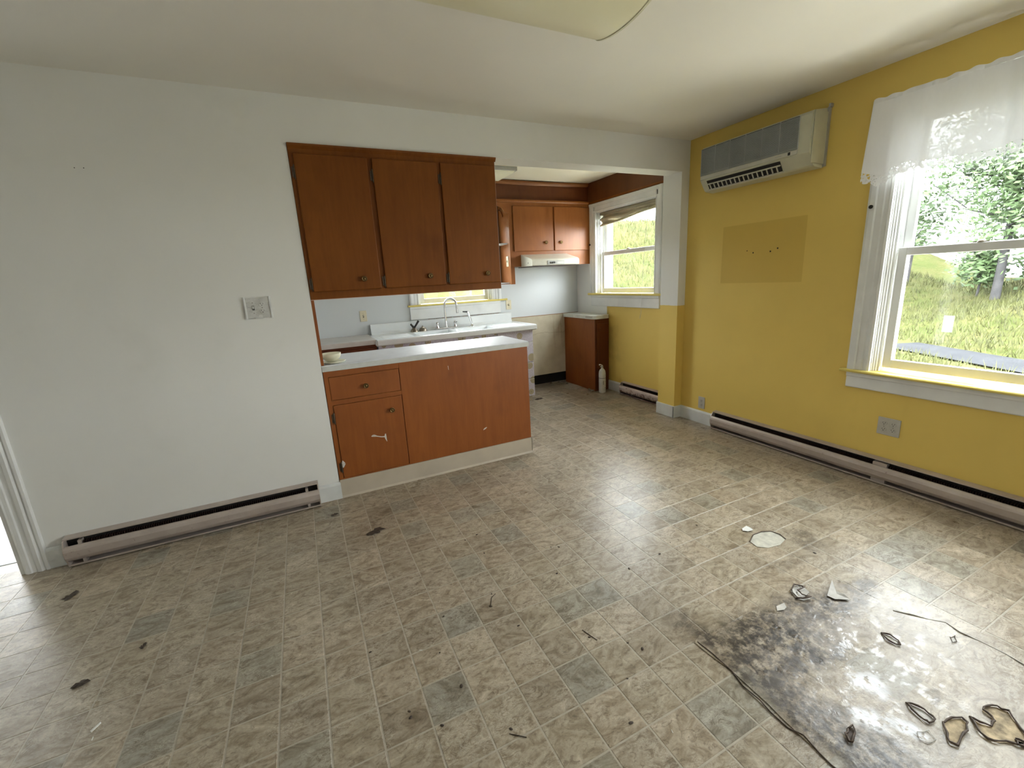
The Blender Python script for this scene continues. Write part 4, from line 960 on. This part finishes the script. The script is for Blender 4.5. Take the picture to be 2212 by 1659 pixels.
# big round blister
bp_ = [(1620,1170),(1628,1155),(1645,1150),(1665,1149),(1685,1156),(1697,1165),(1685,1178),(1660,1184),(1635,1182)]
o = flake('vinyl_blister', 'oval blister of pale bare vinyl on the floor between patch and heater', 'blister', bp_, plain('bare_vinyl', (.52, .50, .42), .5, 0, .2, 30), .002)
b = MB(); q = [px2w(*p) for p in [(1620,1170),(1627,1156),(1645,1149),(1665,1148),(1685,1155),(1697,1165)]]; b.tube([(x, y, .005) for x, y in q], .0022, 6); b.build('curled_edge', m_curl, o)
def leaf(x, y, s, ang, label, k=7):
    wx, wy = px2w(x, y, 0); b = MB(); n = 14; vs = [(wx, wy, .006)]
    for i in range(n):
        a = 2*math.pi*i/n; r = s*(.45+.55*abs(math.cos(a*k/4+ang)))*(1.3 if abs(math.cos(a-ang)) > .7 else .7)
        vs.append((wx+r*math.cos(a), wy+r*math.sin(a), .002+.005*abs(math.sin(3*a))))
    vs += [(vx, vy, vz-.001) for vx, vy, vz in vs[1:]]
    b.add(vs, [(0, 1+i, 1+(i+1) % n) for i in range(n)]+[(1+i, 1+n+i, 1+n+(i+1) % n, 1+(i+1) % n) for i in range(n)])
    return tag(b.build('dead_leaf', m_leaf), label, 'leaf')
leaf(813, 1148, .045, .5, 'large dark crumpled leaf on the floor in front of the peninsula')
leaf(152, 1289, .032, .9, 'dark flat leaf on the floor below the left heater')
leaf(175, 1478, .022, .3, 'small dark leaf near the left edge of the floor')
leaf(723, 1112, .018, .3, 'small dark leaf at the peninsula corner beside the white baseboard')
leaf(310, 1397, .014, 1.0, 'tiny dark leaf on the dim left part of the floor')
crumbs = [(1060,1310),(997,1482),(887,1550),(955,1567),(1104,1575),(1355,1466),(1363,1562),(1273,1377),(1356,1389),(1388,1402),(950,1410),(884,1537),(800,1409),(1030,1155),(1203,1239),(1190,1182),(1448,1172),(1005,1167),(1207,1182),(1359,1229),(1425,1197),(1062,1283),(1780,1600),(1505,1135),(1168,895),(1188,868),(1325,905),(1615,1022),(1760,1195),(958,1332),(1046,1195),(1120,1352)]
cb = None
for i, (x, y) in enumerate(crumbs):
    wx, wy = px2w(x, y, 0)
    if cb is None:
        b = MB(); b.lathe((0, 0, 0), [(.004, .0), (.007, .002), (.005, .0035), (.001, .0045)], 7); cb = b.build('dirt_crumb', m_leaf); o = cb
    else: o = cb.copy(); C.objects.link(o)
    o.location = (wx, wy, 0); s = R.uniform(.4, .95); o.scale = (s*1.3, s*.8, s*.8); o.rotation_euler.z = R.uniform(0, 3)
    tag(o, 'small dark crumb of dirt lying on the vinyl floor', 'crumb', 'dark crumbs scattered on the floor')
cb = None
for i, (x, y) in enumerate([(207,1572),(200,1596),(588,1460),(735,1098),(1175,898),(1452,1580),(1636,1052),(1890,1118),(1878,1140),(909,1405)]):
    wx, wy = px2w(x, y, 0)
    if cb is None:
        b = MB(); b.add([(-.012,-.003,0),(.012,-.001,0),(.013,.002,0),(-.011,.003,0),(-.012,-.003,.002),(.012,-.001,.004),(.013,.002,.004),(-.011,.003,.002)], [(0,3,2,1),(4,5,6,7),(0,1,5,4),(1,2,6,5),(2,3,7,6),(3,0,4,7)]); cb = b.build('paint_flake', m_chip); o = cb
    else: o = cb.copy(); C.objects.link(o)
    o.location = (wx, wy, 0); s = 1.3 if i == 0 else R.uniform(.3, .55); o.scale = (s, s, s); o.rotation_euler.z = .9 if i == 0 else R.uniform(0, 3)
    tag(o, 'tiny white paint flake on the vinyl floor' if i else 'long thin white sliver on the floor at lower left', 'flake', 'white flakes scattered on the floor' if i else None)
# twigs
for pts, lb in (([(1070,1282),(1062,1290),(1060,1308)], 'thin bent dark twig on the middle of the floor'), ([(1100,1584),(1120,1588),(1138,1592)], 'short dark twig near the bottom edge of the floor'), ([(1258,1360),(1275,1372),(1290,1382)], 'faint thin twig on the floor right of centre')):
    q = [px2w(*p, .003) for p in pts]; b = MB(); b.tube([(x, y, .0015) for x, y in q], .0013, 6); tag(b.build('twig', m_leaf), lb, 'twig')
# litter in the stove gap
m_card = plain('dirty_card', (.42, .38, .31), .8, 0, .2, 30)
flake('floor_tile_scrap', 'square pale tile scrap on the floor by the corner cabinet', 'scrap', [(1210,836),(1232,828),(1258,835),(1243,843)], m_card, .004)
flake('paper_scrap', 'white paper scrap in the dark stove gap', 'paper', [(1168,822),(1178,822),(1180,827),(1170,826)], m_chip, .004)
flake('rubble_heap', 'small grey crumpled heap on the floor at the corner cabinet base', 'rubble', [(1270,843),(1275,837),(1282,840),(1284,847),(1276,849)], plain('rubble_grey', (.20, .17, .13), .8, 0, .4, 80), .022)
for k, (x, y) in enumerate([(1198,822),(1207,826),(1215,824),(1190,828),(1225,829),(1203,818)]):
    wx, wy = px2w(x, y, 0); b = MB(); b.add([(wx-.02, wy-.01, .001), (wx+.02, wy-.014, .001), (wx+.016, wy+.012, .001), (wx-.015, wy+.014, .001), (wx, wy, .016)], [(0,1,4),(1,2,4),(2,3,4),(3,0,4),(3,2,1,0)])
    tag(b.build('debris_lump', plain('debris', (.16, .13, .10), .8, 0, .4, 80) if k == 0 else bpy.data.materials['debris']), 'small brown lump of debris on the floor of the stove gap', 'debris', 'debris lumps in the stove gap')
leaf(1164, 862, .045, .2, 'dark brown leaf-like stain scrap at the foot of the sink cabinet')

# ================================================================== OUTSIDE
def grass_mat():
    t = NT('lawn'); P = t.pos()
    n1 = t.noise(P, 1.1, 5, .65); n2 = t.noise(t.vmath('MULTIPLY', P, (1, 1, 3)), 9, 5, .7)
    f = t.math('ADD', t.math('MULTIPLY', n1, .5), t.math('MULTIPLY', n2, .5))
    c = t.ramp(f, [(.30, (.028, .040, .008)), (.46, (.050, .059, .015)), (.56, (.070, .067, .023)), (.70, (.088, .078, .034))])
    t.bump(n2, .8, .05)
    return t.fin(c, .9, 0, .1)
def terr(x, y):
    h = -.42; q = .88*x-.47*y
    if q > 7.1: h += .2*(min(q, 12)-7.1)
    if y > 3.4: h += .555*(min(y, 10)-3.4)
    k = 0 if 5.7 < q < 7.1 and y < 3.4 else 1
    return h+k*(.04*math.sin(x*1.7+y)+.03*math.sin(y*2.3))
b = MB(); b.grid(90, 90, lambda s, t_: (-14+44*s, -16+36*t_, terr(-14+44*s, -16+36*t_)-(.05 if -14+44*s < .5 and -16+36*t_ < 2.3 else 0))); g = b.build('ground', grass_mat()); struct(g)
def pth(s, t_):
    q, w = 5.94+.92*s, -8+13.5*t_
    x = q*.88+w*.47; y = -q*.47+w*.88
    return (x, y, terr(x, y)+.035)
b = MB(); b.grid(10, 60, pth); struct(b.build('path', plain('asphalt', (.033, .034, .037), .95, 0, .12, 3, 0, .02)))
# tufts of longer grass on the bank (uncountable)
def tufts(name, cnt, box, h0, h1, mat):
    b = MB(); vs, fs = [], []
    for i in range(cnt):
        x = R.uniform(*box[:2]); y = R.uniform(*box[2:])
        if 5.86 < .88*x-.47*y < 6.95 and y < 3.5: continue
        z = terr(x, y); a = R.uniform(0, math.pi); h = R.uniform(h0, h1); w = .008+.006*R.random(); lx_, ly_ = R.uniform(-.08, .08), R.uniform(-.08, .08)
        k = len(vs); vs += [(x-w*math.cos(a), y-w*math.sin(a), z-.02), (x+w*math.cos(a), y+w*math.sin(a), z-.02), (x+lx_, y+ly_, z+h)]; fs.append((k, k+1, k+2))
    b.add(vs, fs); o = b.build(name, mat); o['kind'] = 'stuff'; o['label'] = 'dry green and straw grass growing on the bank outside'; o['category'] = 'grass'; return o
tufts('grass', 42000, (3.2, 15, -2.5, 11), .06, .20, plain('grass_blade', (.064, .068, .019), .8, 0, .5, 3))
m_fol = plain('foliage', (.070, .112, .042), .7, 0, .5, 1.3); m_bark = plain('bark', (.045, .043, .045), .9, 0, .3, 9)
def tree(label, x, y, h, r, n, seed, zlo=.35, trunk=.12, grp=None):
    q = random.Random(seed); z0 = terr(x, y)
    t_ = thing('tree', label, 'tree', (x, y, z0), grp)
    b = MB(); b.tube([(x, y, z0-.1), (x+.1, y, z0+h*.4), (x, y+.1, z0+h*.9)], [trunk, trunk*.8, trunk*.2], 8)
    tips = []
    for k in range(9):
        a = q.uniform(0, 6.28); zz = z0+h*q.uniform(.3, .7); e = (x+r*.8*math.cos(a), y+r*.8*math.sin(a), zz+h*.15); b.tube([(x, y, zz-.2), ((x+e[0])/2, (y+e[1])/2, zz+.1), e], [trunk*.35, trunk*.2, .01], 6)
    b.build('trunk', m_bark, t_)
    cl_ = []
    while len(cl_) < 34:
        v = Vector((q.gauss(0, .5), q.gauss(0, .5), q.gauss(0, .5)))
        if v.length < 1: cl_.append((x+v.x*r, y+v.y*r, z0+h*(zlo+1)/2+v.z*h*(1-zlo)/2))
    vs, fs = [], []
    for i in range(n):
        c = q.choice(cl_); s = r*.26
        px_ = c[0]+q.gauss(0, s); py = c[1]+q.gauss(0, s); pz = c[2]+q.gauss(0, s*.8); L = q.uniform(.05, .11)
        d = Vector((q.gauss(0, 1), q.gauss(0, 1), q.gauss(0, .7))).normalized(); e = d.orthogonal().normalized()*L*.45; d = d*L
        k = len(vs); P0 = Vector((px_, py, pz)); vs += [tuple(P0-d), tuple(P0+e), tuple(P0+d), tuple(P0-e)]; fs.append((k, k+1, k+2, k+3))
    b = MB(); b.add(vs, fs); o = b.build('foliage', m_fol, t_); o['kind'] = 'stuff'
    return t_
tree('leafy green tree beyond the grass bank, seen through the big window', 13.1, 1.95, 5.6, 1.95, 11000, 3, .24, .10)
tree('taller green tree at the right edge of the big window view', 13.2, .45, 6.5, 1.7, 9000, 5, .2, .20)
tree('small leafy sapling at the left of the big window view', 13.8, 4.15, 3.0, .8, 1500, 8, .3, .04)
# climbing shrubs on the crest
for i, (x, y, h, r, lb) in enumerate([(13.4, 2.4, 1.5, .5, 'leafy shrub on the bank crest left of the big tree'), (13.6, 1.2, 1.3, .6, 'leafy shrub on the bank crest under the big tree')]):
    tree(lb, x, y, h, r, 1400, 20+i, .1, .03)
# white house wall beyond the crest
wh = thing('neighbour_house', 'white clapboard house wall beyond the grass bank and trees', 'building', (17.5, 2, .6))
m_sid = plain('white_siding', (.62, .64, .66), .7, 0, .04, 3)
for k in range(14):
    MB().prism([(17.5, .4+k*.2), (17.46, .4+k*.2), (17.49, .6+k*.2), (17.5, .6+k*.2)], -2.5, 6.5, lambda a, x, z: (x, a, z)).build('clapboard', m_sid, wh)
b = MB(); b.box(17.5, 19.5, -2.5, 6.5, .2, 3.2); b.build('wall', m_sid, wh)
